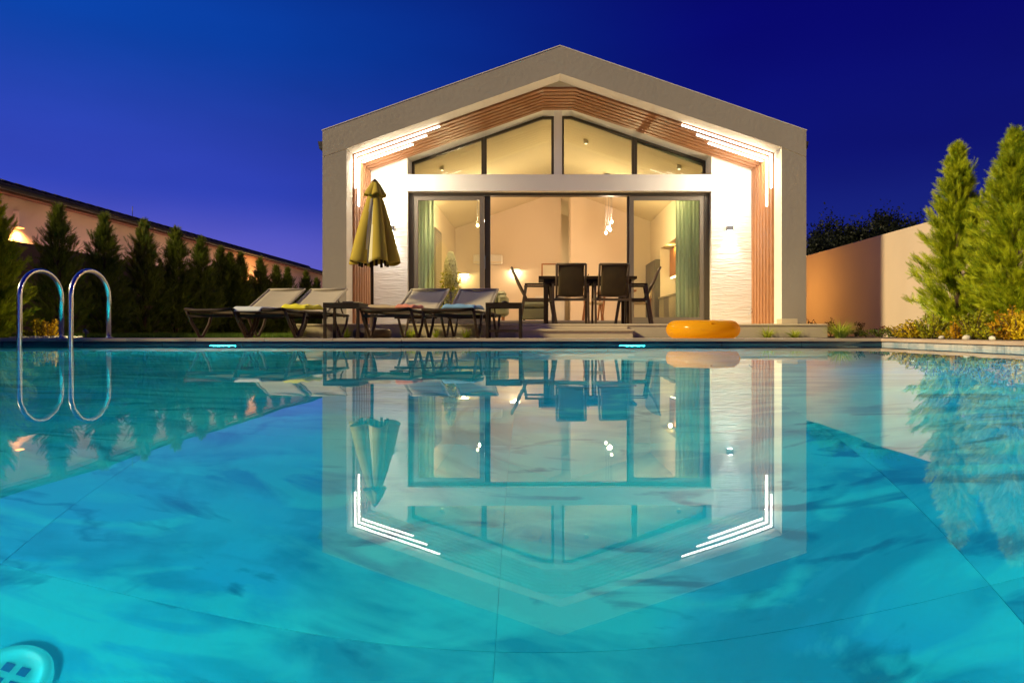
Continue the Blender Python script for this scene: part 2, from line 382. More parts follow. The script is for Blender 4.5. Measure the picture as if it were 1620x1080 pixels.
MB().box(PX0-.3, PX1+.3, PY1+.052, PY1+.3, -PD, ZT-.004).box(PX0-.3, PX1+.3, PY0-.3, PY0-.052, -PD, ZT-.004).box(PX0-.3, PX0-.052, PY0-.05, PY1+.05, -PD, ZT-.004).box(PX1+.052, PX1+.3, PY0-.05, PY1+.05, -PD, ZT-.004).build('backing', M['soil'], t)
# coping
t = thing('pool_coping', None, None, kind='structure')
def cop(x0, x1, y0, y1, m):
    MB().box(x0, x1, y0, y1, COP-.035, COP+random.uniform(-.0006, .0006), bev=.004).build('coping_stone', m, t)
n = 14
M['cop_r'] = mat('light_coping_stone', (.62, .48, .35), .5, noise=(3, .9, (.48, .36, .26)), scale3=(8, 1, 8), bump=(40, .15, .002))
for k in range(n):
    a = PX0+(PX1-PX0)*k/n; c = PX0+(PX1-PX0)*(k+1)/n
    cop(a+.0015, c-.0015, PY1-.02, PY1+.40, M['coping']); cop(a+.0015, c-.0015, PY0-.40, PY0+.02, M['coping'])
for k in range(9):
    a = PY0-.4+(PY1+.8-PY0)*k/9; c = PY0-.4+(PY1+.8-PY0)*(k+1)/9
    cop(PX1-.018, PX1+.48, a+.0015, c-.0015, M['cop_r']); cop(PX0-.48, PX0+.018, a+.0015, c-.0015, M['coping'])
MB().grid(lambda u, v: (PX0+(PX1-PX0)*u, PY0+(PY1-PY0)*v, 0), 4, 4).build('water', M['water'], kind='structure')

# pool lamps
def pool_lamp(x, y, z, nx, ny, label, e, col=(.010, .66, .73)):
    rz = math.atan2(-nx, ny)      # local +y = normal
    t = thing('underwater_light', label, 'pool light', (x, y, z), rz, 'underwater lights on the pool walls')
    b = MB(); b.tube([(0, 0, 0), (0, .035, 0)], .13, 20, rs=[.14, .12]); b.build('rim', M['steel'], t)
    b = MB(); b.tube([(0, .036, 0), (0, .044, 0)], .07, 20, rs=[.075, .06]); b.build('lens', M['pool_light'], t)
    p = Vector((x+nx*.16, y+ny*.16, z))
    l = lamp('AREA', p, e, col, .3, aim=p+Vector((nx, ny, -.12))*2); l.name = 'lens_light'
PE = 124
pool_lamp(-3.72, PY1, -.33, 0, -1, 'underwater light in the far pool wall, pale streak left of the parasol', PE*.8)
pool_lamp(1.10, PY1, -.33, 0, -1, 'underwater pool light in the far wall, seen as a pale streak below the table', PE*.8)
pool_lamp(-5.2, PY0, -.5, 0, 1, 'added underwater light in the near wall at its left end, out of view', PE*.5)  # near and side wall lamps are added out of view to brighten the floor
pool_lamp(-1.4, PY0, -.5, 0, 1, 'added underwater light in the middle of the near wall, out of view', PE*.35)
pool_lamp(2.6, PY0, -.5, 0, 1, 'added underwater light in the near wall at its right end, out of view', PE*.5, (.01, .58, .76))
pool_lamp(PX0, 3.8, -.4, 1, 0, 'added underwater light in the left wall, out of view', PE*1.2, (.01, .62, .76))
pool_lamp(PX1, 3.8, -.4, -1, 0, 'added underwater light in the right wall, out of view', PE*.9, (.01, .62, .76))

M['drain_hole'] = mat('drain_hole', (.08, .16, .30), .6)
t = thing('pool_drain', 'pale round drain cover with four square holes on the pool floor', 'drain', (-1.085, 1.40, -PD))
b = MB(); b.lathe([(.075, 0), (.075, .010), (.068, .016), (.055, .016), (.053, .012), (.03, .012)], 32); b.build('rim', M['white'], t)
for sx in (-1, 1):
    for sy in (-1, 1):
        MB().box(sx*.016-.009, sx*.016+.009, sy*.016-.009, sy*.016+.009, .0125, .0135).build('hole', M['drain_hole'], t)

# ------------------------------------------------------------------ pool house
YF, YB = 11.37, 12.9          # portal front, wall plane
XO0, XO1 = -3.60, 4.46        # outer
XI0, XI1 = -3.20, 4.05        # inner portal
AX = .358
ZE = 3.50; ZA = 4.91          # outer eave, apex
ZI0, ZI1, ZIA = 3.21, 3.23, 4.454
DZ = .275; FZ = .37
H = thing('pool_house', 'cream gabled pool house with a glowing slatted portal and glazed front', 'house', (0, 0, 0))
def ztop(x): return ZA-(ZA-ZE)*((AX-x)/(AX-XO0) if x < AX else (x-AX)/(XO1-AX))
def zin(x): return ZIA-((ZIA-ZI0)*(AX-x)/(AX-XI0) if x < AX else (ZIA-ZI1)*(x-AX)/(XI1-AX))
YR = 13.40
zc0, zc1 = 3.17, 3.17
# side walls of the portal (columns) with a recessed joint under the fascia
MB().prism([(XO0, GZ), (XI0, GZ), (XI0, ZI0-.02), (XO0, zc0-.12)], YF, YR).build('column', M['plaster'], H)
MB().prism([(XI1, GZ), (XO1, GZ), (XO1, zc1-.12), (XI1, ZI1-.02)], YF, YR).build('column', M['plaster'], H)
MB().prism([(XO0+.012, zc0-.14), (XI0-.012, ZI0-.06), (XI0-.012, ZI0+.05), (XO0+.012, zc0)], YF+.012, YR-.01).build('joint', M['plinth'], H)
MB().prism([(XI1+.012, ZI1-.06), (XO1-.012, zc1-.14), (XO1-.012, zc1), (XI1+.012, ZI1+.05)], YF+.012, YR-.01).build('joint', M['plinth'], H)
MB().prism([(XO0, zc0-.107), (XI0, ZI0-.005), (AX, ZIA), (AX, ZA), (XO0, ZE)], YF, YR).build('gable_band', M['plaster'], H)
MB().prism([(XI1, ZI1-.005), (XO1, zc1-.107), (XO1, ZE), (AX, ZA), (AX, ZIA)], YF, YR).build('gable_band', M['plaster'], H)
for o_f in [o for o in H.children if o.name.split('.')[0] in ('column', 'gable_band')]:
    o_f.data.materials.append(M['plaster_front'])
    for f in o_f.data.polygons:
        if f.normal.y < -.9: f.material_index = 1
# metal capping along the roof edge
MB().prism([(XO0-.01, ZE), (XO0-.01, ZE+.012), (AX, ZA+.014), (AX, ZA+.001)], YF-.006, YR).prism([(AX, ZA+.001), (AX, ZA+.014), (XO1+.01, ZE+.012), (XO1+.01, ZE)], YF-.006, YR).build('capping', M['plaster'], H)
# filler under the ridge
FA, FB = .08, .64
zf = zin(FA)
MB().prism([(FA, zf), (FB, zin(FB)), (AX, ZIA+.01)], YF+.36, YR).build('ridge_soffit', M['plaster'], H)
# slats
def offs(path, d):
    """offset polyline inward (towards the opening) by d; path runs left-bottom -> right-bottom"""
    P = [Vector(p) for p in path]; out_ = []
    for i, p in enumerate(P):
        ns = []
        for a, b_ in ((i-1, i), (i, i+1)):
            if a >= 0 and b_ < len(P):
                t_ = (P[b_]-P[a]).normalized(); ns.append(Vector((t_.y, -t_.x)))
        n_ = sum(ns, Vector((0, 0))).normalized(); out_.append(p + n_*d/max(.3, n_.dot(ns[0])))
    return [tuple(p) for p in out_]
base = [(XI0, DZ+.02), (XI0, ZI0), (FA, zf), (FB, zin(FB)), (XI1, ZI1), (XI1, DZ+.02)]
o1 = offs(base, -.004); i1_ = offs(base, .038)
SY = [YF+.37+k*.168 for k in range(7)]
for y in SY:
    # one slat = left upright, left rafter, ridge piece, right rafter, right upright joined in one bent board; built as separate boards
    for a in range(5):
        q = [o1[a], o1[a+1], i1_[a+1], i1_[a]]
        MB().prism(q, y, y+.115).build('slat', M['wood'], H)
# dark base behind slat gaps is the plaster itself
# LED strips
LE = 42
def led(p0s, y, name='led_strip'):
    b = MB()
    A = offs(p0s, 0); 
    o_ = offs(p0s, -.013); i_ = offs(p0s, .012)
    for a in range(len(p0s)-1): b.prism([o_[a], o_[a+1], i_[a+1], i_[a]], y, y+.024)
    b.build(name, M['led'], H)
pl = offs(base, .05)
def onL(x): return (x, pl[1][1] + (pl[2][1]-pl[1][1])*(x-pl[1][0])/(pl[2][0]-pl[1][0]))
def onR(x): return (x, pl[4][1] + (pl[3][1]-pl[4][1])*(x-pl[4][0])/(pl[3][0]-pl[4][0]))
yl = [11.73, 11.96, 12.18]
led([(pl[1][0], 2.62), pl[1], onL(-1.70)], yl[0]); led([(pl[1][0], 2.35), pl[1], onL(-1.96)], yl[1]); led([pl[1], onL(-2.24)], yl[2])
led([onR(2.46), pl[4], (pl[4][0], 2.62)], yl[0]); led([onR(2.77), pl[4], (pl[4][0], 2.35)], yl[1]); led([onR(3.03), pl[4]], yl[2])
# the light thrown by the strips (one lamp per run, on the strip itself)
def strip_light(p, q, y, e, nrm):
    a = Vector((p[0], y, p[1])); c = Vector((q[0], y, q[1])); l = lamp('AREA', tuple((a+c)/2), e, (1, .90, .72), (c-a).length, size_y=.022)
    x_ = (c-a).normalized(); z_ = -Vector(nrm).normalized(); z_ = (z_-x_*z_.dot(x_)).normalized(); y_ = z_.cross(x_)
    m3 = Matrix((x_, y_, z_)).transposed(); l.rotation_euler = m3.to_euler(); l.name = 'led_light'
pq = offs(base, .066)
strip_light(onL(-1.85), pq[1], yl[0]+.012, LE, (.4, .35, -1)); strip_light(onR(2.62), pq[4], yl[0]+.012, LE, (-.4, .35, -1))
strip_light(onL(-2.1), pq[1], yl[1]+.012, LE, (.4, .6, -1)); strip_light(onR(2.9), pq[4], yl[1]+.012, LE, (-.4, .6, -1))
strip_light((pq[1][0], pq[1][1]-.03), (pq[1][0], 2.45), yl[1]+.012, LE*.5, (1, .25, 0)); strip_light((pq[4][0], pq[4][1]-.03), (pq[4][0], 2.45), yl[1]+.012, LE*.5, (-1, .25, 0))
# front wall in the recess
e = .01
GL, GR = -2.476, 3.265        # opening left / right
BZ0, BZ1 = 2.80, 3.115
MB().prism([(XI0-e, DZ), (GL, DZ), (GL, zin(GL)+e), (XI0-e, ZI0+e)], YB, YR).build('wall', M['wavy'], H)
MB().prism([(GR, DZ), (XI1+e, DZ), (XI1+e, ZI1+e), (GR, zin(GR)+e)], YB, YR).build('wall', M['wavy'], H)
MB().box(GL-.045, GR+.045, YB-.03, YR, BZ0, BZ1, bev=.004).build('lintel', M['plaster'], H)
# post between gable windows
PL_, PR_ = .30, .447
MB().prism([(PL_, BZ1), (PR_, BZ1), (PR_, zin(FB)+e), (PL_, zin(FA)+e)], YB+.10, YR).build('mullion_post', M['plaster'], H)
# raised surround at ends of the gable opening
for xa, xb in ((GL-.045, GL+.002), (GR-.002, GR+.045)):
    MB().prism([(xa, BZ1), (xb, BZ1), (xb, min(zin(xb), zin(xa))-.0), (xa, min(zin(xb), zin(xa))-.0)], YB-.03, YB+.05).build('surround', M['plaster'], H)
def frame_poly(poly, y0, y1, wd, m, parent, name='frame'):
    # poly clockwise seen from the front; ring
    n_ = len(poly)
    def off_in(p, d):
        P = [Vector(q) for q in p]; c = sum(P, Vector((0, 0)))/n_; res = []
        for i in range(n_):
            a, b_, c_ = P[i-1], P[i], P[(i+1) % n_]
            t1 = (b_-a).normalized(); t2 = (c_-b_).normalized(); n1 = Vector((t1.y, -t1.x)); n2 = Vector((t2.y, -t2.x))
            if n1.dot(c-b_) < 0: n1 = -n1
            if n2.dot(c-b_) < 0: n2 = -n2
            nn = (n1+n2).normalized(); res.append(tuple(b_+nn*d/max(.25, nn.dot(n1))))
        return res
    q = off_in(poly, wd); b = MB()
    for i in range(n_):
        j = (i+1) % n_
        b.prism([poly[i], poly[j], q[j], q[i]], y0, y1)
    b.build(name, m, parent); return q
def window(poly, y, m_glass, label=None, wd=.05):
    wv = obj('window', MB().box(poly[0][0]+.001, poly[0][0]+.002, y, y+.001, poly[0][1]+.001, poly[0][1]+.002).mesh('seal'), M['dark_frame'], H)
    q = frame_poly(poly, y, y+.06, wd, M['dark_frame'], wv)
    MB().prism(q, y+.028, y+.034).build('pane', m_glass, wv)
YW = 13.34
dz_ = .0
def zw(x): return min(zin(x), zf) + .0
gx = [GL, -1.055, PL_-.0]
window([(GL, 2.9), (GL, zw(GL)), (-1.068, zw(-1.068)), (-1.068, 2.9)], YW, M['glass_gable'])
window([(-1.064, 2.9), (-1.064, zw(-1.064)), (FA, zf), (PL_, zf), (PL_, 2.9)], YW, M['glass_gable'])
window([(PR_, 2.9), (PR_, zin(FB)), (FB, zin(FB)), (1.874, zin(1.874)), (1.874, 2.9)], YW, M['glass_gable'])
window([(1.878, 2.9), (1.878, zin(1.878)), (GR, zin(GR)), (GR, 2.9)], YW, M['glass_gable'])
# sliding door
D = obj('sliding_door', MB().box(GL, GR, 12.99, 13.2, FZ-.09, FZ-.03).mesh('sill'), M['sash'], H)
yd = 13.02
b = MB(); b.box(GL, GL+.09, yd, yd+.16, FZ-.03, BZ0); b.box(GR-.10, GR, yd, yd+.16, FZ-.03, BZ0); b.box(GL+.09, GR-.10, yd, yd+.16, BZ0-.055, BZ0)
b.build('outer_frame', M['dark_frame'], D)
def sash(x0, x1, y, wd=.085):
    z0, z1 = FZ-.03, BZ0-.056
    q = frame_poly([(x0, z0), (x0, z1), (x1, z1), (x1, z0)], y, y+.05, wd, M['sash'], D, 'sash_frame')
    MB().prism(q, y+.02, y+.026).build('pane', M['glass_door'], D)
sash(-2.385, -1.04, yd+.02); sash(1.735, 3.164, yd+.02)
for xa, xb in ((-1.038, -.925), (1.70, 1.765)): MB().box(xa, xb, yd+.075, yd+.15, FZ-.03, BZ0-.056).build('sliding_stile', M['dark_frame'], D)
MB().box(-1.03, -1.01, yd-.01, yd+.018, 1.35, 1.60).build('handle', M['grey_metal'], D)
# body of the house behind
MB().box(XO0, -2.60, YR, 24.5, GZ, 3.36).build('side_wall', M['interior'], H)
RX = 3.28
b = MB()
b.box(RX, XO1, YR, 14.2, GZ, 3.36); b.box(RX, XO1, 18.4, 24.5, GZ, 3.36); b.box(RX+.62, XO1, 14.2, 18.4, GZ, 3.36)
b.box(RX, RX+.62, 14.2, 18.4, 2.38, 3.36)
b.build('side_wall', M['interior'], H)
CE = lambda x: 4.42-.36*abs(x-AX)
b = MB()
b.prism([(XO0, CE(-2.6)-.02), (-2.60, CE(-2.6)), (AX, CE(AX)), (RX, CE(RX)), (XO1, CE(RX)-.02), (XO1, 3.42), (AX, 4.80), (XO0, 3.42)], YR, 24.5)
b.build('ceiling', M['ceiling'], H)
MB().prism([(-2.6, GZ), (.71, GZ), (.71, CE(.71)+.01), (AX, CE(AX)+.01), (-2.6, CE(-2.6)+.01)], 21.3, 21.5).build('back_wall', M['interior'], H)
MB().prism([(.944, GZ), (RX, GZ), (RX, CE(RX)+.01), (.944, CE(.944)+.01)], 20.0, 21.5).build('back_wall', M['interior'], H)
MB().box(-2.6, RX+.6, 24.0, 24.5, GZ, 4.42).build('back_wall', M['interior'], H)
MB().box(-2.6, RX+.62, YR-.2, 24.5, GZ, FZ).build('floor', mat('interior_floor', (.42, .34, .24), .35), H)
# roof planes + gutters
RO = .22
for s_, xe in ((-1, XO0), (1, XO1)):
    n_ = 16
    for k in range(n_):   # roof tile courses
        f0, f1 = k/n_, (k+1)/n_+.01
        X = lambda f: AX+(xe+s_*RO-AX)*f; Z = lambda f: ZA-.10-(ZA-ZE+.13)*f
        MB().prism([(X(f0), Z(f0)), (X(f1), Z(f1)), (X(f1), Z(f1)+.05), (X(f0), Z(f0)+.02)], YR, 25).build('roof_course', M['roof'], H)
    xg = xe+s_*(RO-.09)
    MB().prism([(xg-.085, 3.33), (xg+.085, 3.33), (xg+.11*1.0, 3.46), (xg-.11, 3.46)], YF+.5, 25).build('gutter', M['roof'], H)
    MB().box(min(xe, xe+s_*.13), max(xe, xe+s_*.13), YF+.5, 25, 3.24, 3.33).build('eaves_board', M['fascia_board'], H)

# deck + step
t = thing('deck', None, None, kind='structure')
DY = 10.47
MB().box(-3.72, 4.44, DY+.02, YB, GZ-.05, DZ-.032).build('plinth', M['plinth'], t)
sl_ = MB().box(-.5+.0015, .5-.0015, -.4+.0015, .4-.0015, -.03, 0, bev=.003).mesh('slab'); sl_.materials.append(M['deck'])
for i in range(8):
    for j in range(3):
        wv = 8.16/8
        obj('paving_slab', sl_, M['deck'], t, loc=(-3.72+wv*(i+.5), DY+.41+.812*j, DZ)).scale = (wv, 1.012, 1)
t = thing('step', 'low pale stone step in front of the raised deck, under the dining chairs', 'step', (0, 0, 0))
MB().box(-.35, 1.40, 10.14, DY+.015, GZ-.02, .165).build('riser', M['plinth'], t)
MB().box(-.37, 1.42, 10.11, DY+.015, .166, .195, bev=.003).build('tread', M['deck'], t)
MB().box(-.35, 1.36, DY-.01, DY+.016, .2, DZ-.034).build('upper_riser', M['deck'], t)
# low blocks at the foot of the right column
MB().box(3.96, 4.22, 11.12, 11.36, DZ, DZ+.09, bev=.004).build('stone_block', M['plinth'], label='low square stone block at the foot of the right column', cat='stone block')

# wall lamps
def wall_lamp(x, label):
    t = thing('wall_lamp', label, 'wall lamp', (x, YB, 2.10), 0, 'up and down wall lamps beside the glazed front')
    MB().box(-.055, .055, -.10, -.005, -.045, .045, bev=.004).build('housing', M['grey_metal'], t)
    for za in (-.049, .0455): MB().box(-.035, .035, -.09, -.02, za, za+.0035).build('lens', M['lamp_white'], t)
    for s_ in (-1, 1):
        lamp('SPOT', (x, YB-.055, 2.10+s_*.055), 26, (.93, .95, 1), .02, aim=(x, YB-.02, 2.10+s_*1), spot=75, blend=.7)
wall_lamp(3.60, 'small grey up-and-down wall lamp glowing white, right of the glass doors')
wall_lamp(-2.78, 'small grey wall lamp half hidden behind the closed yellow parasol')
# garden tap
t = thing('garden_tap', 'small chrome garden tap low on the wall beside the right slats', 'tap', (4.02, YB-.1, .52))
b = MB(); b.tube([(0, .1, 0), (0, 0, 0), (-.05, -.03, -.01), (-.09, -.05, -.05)], .012, 8); b.build('spout', M['chrome'], t)
b = MB(); b.bar((-.05, -.02, .06), (.05, -.02, .05), .012, .012); b.tube([(0, 0, 0), (0, -.02, .06)], .007, 6); b.build('handle', M['chrome'], t)

# ------------------------------------------------------------------ interior
def curtain(x0, x1, y, label):
    n_ = int((x1-x0)/.012)
    b = MB(); A = []
    for i in range(n_+1):
        u = i/n_; x = x0+(x1-x0)*u
        A.append((x, y+.035*math.sin(u*(x1-x0)*2*math.pi/.085)+.012*math.sin(u*23)))
    poly = A+[(x, yy+.004) for x, yy in A[::-1]]
    for i in range(n_):
        for (p, q, zz) in ((A[i], A[i+1], 0),):
            v = [b.bm.verts.new((p[0], p[1], FZ+.02)), b.bm.verts.new((q[0], q[1], FZ+.02)), b.bm.verts.new((q[0], q[1], 3.0)), b.bm.verts.new((p[0], p[1], 3.0))]
            b.bm.faces.new(v)
    bmesh.ops.remove_doubles(b.bm, verts=b.bm.verts, dist=1e-5)
    for f in b.bm.faces: f.smooth = True
    o = b.build('curtain', M['curtain'], label=label, cat='curtain', group='pale green curtains at the ends of the glass doors')
    md = o.modifiers.new('s', 'SOLIDIFY'); md.thickness = .004
curtain(-2.42, -2.08, 13.62, 'pale green curtain gathered behind the left glass door')
curtain(2.74, 3.24, 13.62, 'wide pale green curtain behind the right glass door, beside the kitchen')
def pendants(px, label, y=16.5):
    cx = sum(p[0] for p in px)/len(px)
    zc = CE(cx)
    t = thing('pendant_light', label, 'pendant light', (cx, y, 0), 0, 'clusters of small glass pendant bulbs')
    MB().box(-.12, .12, -.1, .1, zc-.06, zc+.0).build('ceiling_rose', M['grey_metal'], t)
    for k, (x, z) in enumerate(px):
        yy = .05*((k % 2)*2-1)
        b = MB(); b.tube([(x-cx, yy, z+.05), (x-cx, yy, zc-.03)], .005, 5); b.build('cord', M['grey_metal'], t)
        b = MB(); b.lathe([(.008, -.04), (.025, -.03), (.034, -.007), (.033, .009), (.022, .03), (.009, .038)], 12, (x-cx, yy, z)); b.build('bulb', M['bulb'], t)
    lamp('POINT', (cx, y-.2, sum(p[1] for p in px)/len(px)-.05), 120, (1, .72, .47), .04)
S165 = 1080/16.5
def pp(px, py): return ((px-852)/S165, .17+(523-py)/S165)
pendants([pp(967.5, 351), pp(962.5, 360), pp(965, 364), pp(959, 368)], 'cluster of four small glowing pendant bulbs seen through the open doorway')
pendants([pp(755.6, 357), pp(762, 365), pp(762, 377), pp(765, 349)], 'cluster of small glowing pendant bulbs seen through the left glass door')
def sconce(x, z, label):
    t = thing('wall_sconce', label, 'wall sconce', (x, 21.3, z), 0, 'flat wall sconces above the sofa')
    MB().box(-.15, .15, -.14, -.005, -.02, .0).build('shade', M['white'], t)
    MB().box(-.145, .145, -.135, -.01, -.06, -.022).build('diffuser', M['sconce_light'], t)
    lamp('POINT', (x, 21.15, z-.1), 7, (1, .74, .42), .03)
sconce(-.73, 2.08, 'flat lit wall sconce left of the outdoor table, seen through the open doorway')
sconce(-2.32, 1.95, 'lit wall sconce glowing behind the white flowering plant')
lamp('POINT', (.2, 23.2, 2.6), 20, (1, .72, .38), .1)  # bare unseen lamp added to brighten the corridor strip
t = thing('air_conditioner', 'long white air conditioner high on the back wall inside', 'air conditioner', (-1.57, 21.3, 2.24))
MB().box(-.45, .45, -.2, -.002, 0, .29, bev=.03).build('housing', M['white'], t)
MB().box(-.42, .42, -.215, -.201, .02, .06).build('flap', M['ceiling'], t)
t = thing('picture_frame', 'bright panel in a wooden frame on the back wall behind the table', 'picture', (.33, 21.3, 1.86))
MB().box(-.2, .2, -.03, -.004, 0, .36).build('panel', mat('cream_canvas', (.85, .8, .62), .6), t)
MB().box(-.24, .24, -.05, -.031, .36, .40).box(-.24, -.2, -.05, -.031, 0, .36).box(.2, .24, -.05, -.031, 0, .36).build('frame', M['wood_in'], t)
# dark window with blind on the left inner wall
t = thing('inner_window', 'dark narrow window with a slatted blind on the left inner wall', 'window', (-2.6, 17.5, 1.0))
MB().box(.004, .03, -.5, .6, -.4, 1.75).build('frame', M['cabinet_dk'], t)
bl = MB().box(.032, .045, -.42, .52, 0, .035).mesh('blind_slat'); bl.materials.append(M['sling'])
for k in range(34): obj('blind_slat', bl, None, t, loc=(0, 0, -.35+k*.06), rot=(0, .0, 0))
# sofa
def soft(name, x0, x1, y0, y1, z0, z1, t, m=None, bev=.05):
    return MB().box(x0, x1, y0, y1, z0, z1, bev=bev).build(name, m or M['sofa'], t)
t = thing('sofa', 'green fabric sofa with cushions behind the left door panel', 'sofa', (-1.55, 16.0, FZ))
soft('base', -.78, .78, -.42, .4, .12, .40, t); soft('backrest', -.78, .78, .2, .42, .40, .74, t); soft('armrest', .62, .84, -.44, .4, .15, .62, t); soft('armrest', -.84, -.62, -.44, .4, .15, .62, t)
for x in (-.35, .15): soft('cushion', x-.24, x+.24, .02, .18, .42, .78, t)
soft('cushion', .32, .60, -.02, .16, .42, .76, t)
for x in (-.7, .72):
    for y in (-.36, .34): MB().box(x-.02, x+.02, y-.02, y+.02, 0, .12).build('leg', M['wood_in'], t)
t = thing('ottoman', 'dark green upholstered ottoman behind the left outdoor chair', 'ottoman', (-.08, 15.2, FZ))
soft('seat', -.30, .30, -.28, .28, .30, .44, t); soft('base', -.29, .29, -.27, .27, .05, .29, t, bev=.02)
for x in (-.24, .24):
    for y in (-.22, .22): MB().box(x-.02, x+.02, y-.02, y+.02, 0, .05).build('leg', M['dark'], t)
# kitchen
t = thing('kitchen_counter', 'olive kitchen counter with fronts and a lit niche behind the right glass door', 'kitchen counter', (0, 0, 0))
MB().box(3.22, RX+.60, 14.25, 18.36, 1.02, 1.06).build('worktop', M['cabinet'], t)
for k in range(6): MB().box(3.24, RX+.60, 14.26+k*.683, 14.26+(k+1)*.683-.012, .46, 1.015).build('cabinet_door', M['cabinet_dk'] if k == 4 else M['cabinet'], t)
MB().box(3.28, RX+.6, 14.26, 18.36, FZ, .455).build('kickboard', M['dark'], t)
t = thing('wall_cabinet', 'warm wooden wall cabinet lit from below in the kitchen niche', 'cabinet', (0, 0, 0))
MB().box(3.52, RX+.60, 14.3, 18.34, 1.60, 2.33).build('carcass', M['wood_in'], t)
MB().box(3.54, 3.58, 14.4, 18.3, 1.565, 1.597).build('light_strip', M['sconce_light'], t)
lamp('AREA', (3.62, 17.0, 1.54), 20, (1, .80, .30), .1, aim=(3.62, 16.2, 0), size_y=2.2)
lamp('POINT', (3.40, 17.6, 2.28), 4, (1, .72, .3), .05)
t = thing('tall_cabinet', 'tall olive kitchen cabinet at the far end of the counter', 'cabinet', (0, 0, 0))
MB().box(3.16, RX, 18.42, 20.0-.01, FZ, 2.10).build('carcass', M['cabinet_dk'], t)
for k in range(2): MB().box(3.135, 3.158, 18.44+k*.78, 18.44+(k+1)*.78-.015, FZ+.05, 2.08).build('door', M['cabinet_dk'], t)
for k in range(6):
    b = MB(); r_ = random.uniform(.05, .08); b.lathe([(r_*.5, 0), (r_, .03), (r_, .035), (r_*.45, .008)], 14)
    b.build('plate', M['white'], label='white bowl on the kitchen counter, %s in the row counted from the doors' % ['first', 'second', 'third', 'fourth', 'fifth', 'sixth'][k], cat='bowl', group='white bowls on the kitchen counter', loc=(3.36+.05*(k % 2), 15.9+k*.36, 1.06))
def fill_downlight(x, y, e, label, sp_=80, col=(1, .74, .42)):  # added spots that brighten the curtains, the plant and the doorway
    zc = CE(x)-.02
    t = thing('added_ceiling_spot', label, 'added ceiling light', (x, y, 0), 0, 'added ceiling spots inside the house')
    b = MB(); b.lathe([(.03, zc-.06), (.05, zc-.06), (.05, zc+.03), (.03, zc+.03)], 14); b.build('housing', M['white'], t)
    b = MB(); b.lathe([(.001, zc-.062), (.028, zc-.062), (.028, zc-.0605), (.001, zc-.0605)], 14); b.build('lens', M['sconce_light'], t)
    lamp('SPOT', (x, y, zc-.10), e, col, .03, aim=(x, y, 0), spot=sp_, blend=.8)
fill_downlight(2.85, 13.85, 70, 'added ceiling spot brightening the right curtain')
fill_downlight(-2.0, 14.15, 170, 'added ceiling spot brightening the left curtain and the white flowering plant', 95); fill_downlight(1.0, 14.4, 60, 'added ceiling spot just inside the open doorway', 110)

# indoor dining set
t = thing('indoor_table', 'indoor wooden dining table under the right pendant bulbs', 'table', (1.85, 16.5, FZ))
MB().box(-.42, .42, -.7, .7, .71, .75, bev=.004).build('tabletop', M['wood_in'], t)
for sx in (-1, 1):
    for sy in (-1, 1):
        b = MB(); b.tube([(sx*.30, sy*.55, .71), (sx*.37, sy*.63, 0)], .03, 8, rs=[.03, .018]); b.build('leg', M['wood_in'], t)
def indoor_chair(x, y, rz, label):
    t = thing('indoor_chair', label, 'chair', (x, y, FZ), rz, 'indoor wooden dining chairs')
    MB().box(-.22, .22, -.2, .22, .42, .48, bev=.01).build('seat', M['paper'], t)
    MB().box(-.21, .21, -.24, -.2, .55, .80, bev=.01).build('backrest', M['paper'], t)
    for sx in (-1, 1):
        b = MB(); b.bar((sx*.19, .19, .42), (sx*.21, .22, 0), .03, .03); b.build('leg', M['wood_in'], t)
        b = MB(); b.bar((sx*.19, -.23, .8), (sx*.19, -.2, .42), .03, .03); b.bar((sx*.19, -.2, .42), (sx*.21, -.25, 0), .03, .03); b.build('leg', M['wood_in'], t)
    return t
indoor_chair(1.30, 16.2, R(-90), 'indoor wooden chair seen between the legs of the outdoor chairs')
indoor_chair(2.42, 16.2, R(90), 'indoor wooden chair with pale seat behind the right outdoor armchair')
t = thing('sideboard', 'low white cabinet against the back wall, seen under the outdoor table', 'cabinet', (.35, 20.9, FZ))
MB().box(-.45, .45, -.2, .38, .05, .85, bev=.005).build('carcass', M['white'], t)
for k in range(3): MB().box(-.44+k*.295, -.44+k*.295+.285, -.222, -.201, .07, .83).build('door', M['white'], t)

# ------------------------------------------------------------------ foliage builders
def fronds(base, direc, size, tmpl_v, tmpl_f, roll=None):
    """instances of a template (in local frame: +x along direction, y side, z up)"""
    n_ = len(base); d = direc/np.linalg.norm(direc, axis=1)[:, None]
    ref = rng.normal(size=(n_, 3)); ref -= (ref*d).sum(1)[:, None]*d; s_ = ref/np.linalg.norm(ref, axis=1)[:, None]
    u = np.cross(d, s_)
    V = base[:, None, :] + size[:, None, None]*(tmpl_v[None, :, 0:1]*d[:, None, :] + tmpl_v[None, :, 1:2]*s_[:, None, :] + tmpl_v[None, :, 2:3]*u[:, None, :])
    F = tmpl_f[None] + (np.arange(n_)*len(tmpl_v))[:, None, None]
    return V.reshape(-1, 3), F.reshape(-1, tmpl_f.shape[1])
def frond_template():
    V = []; F = []
    def leaf(x, y, ang, L, wd, z=0):
        c, s_ = math.cos(ang), math.sin(ang); k = len(V)
        V.extend([(x-s_*wd, y+c*wd, z), (x+s_*wd, y-c*wd, z), (x+c*L, y+s_*L, z+L*.12)]); F.append((k, k+1, k+2))
    leaf(0, 0, 0, 1, .034)
    for i in range(5):
        x = .12+.16*i; L = .48*(1-.13*i)
        leaf(x, 0, R(27), L, .022); leaf(x, 0, -R(27), L, .022, .0)
    return np.array(V, float), np.array(F)
FT_V, FT_F = frond_template()
LF_V = np.array([(0, 0, 0), (.5, .28, .06), (1, 0, 0), (.5, -.28, .06)], float); LF_F = np.array([(0, 1, 2, 3)])
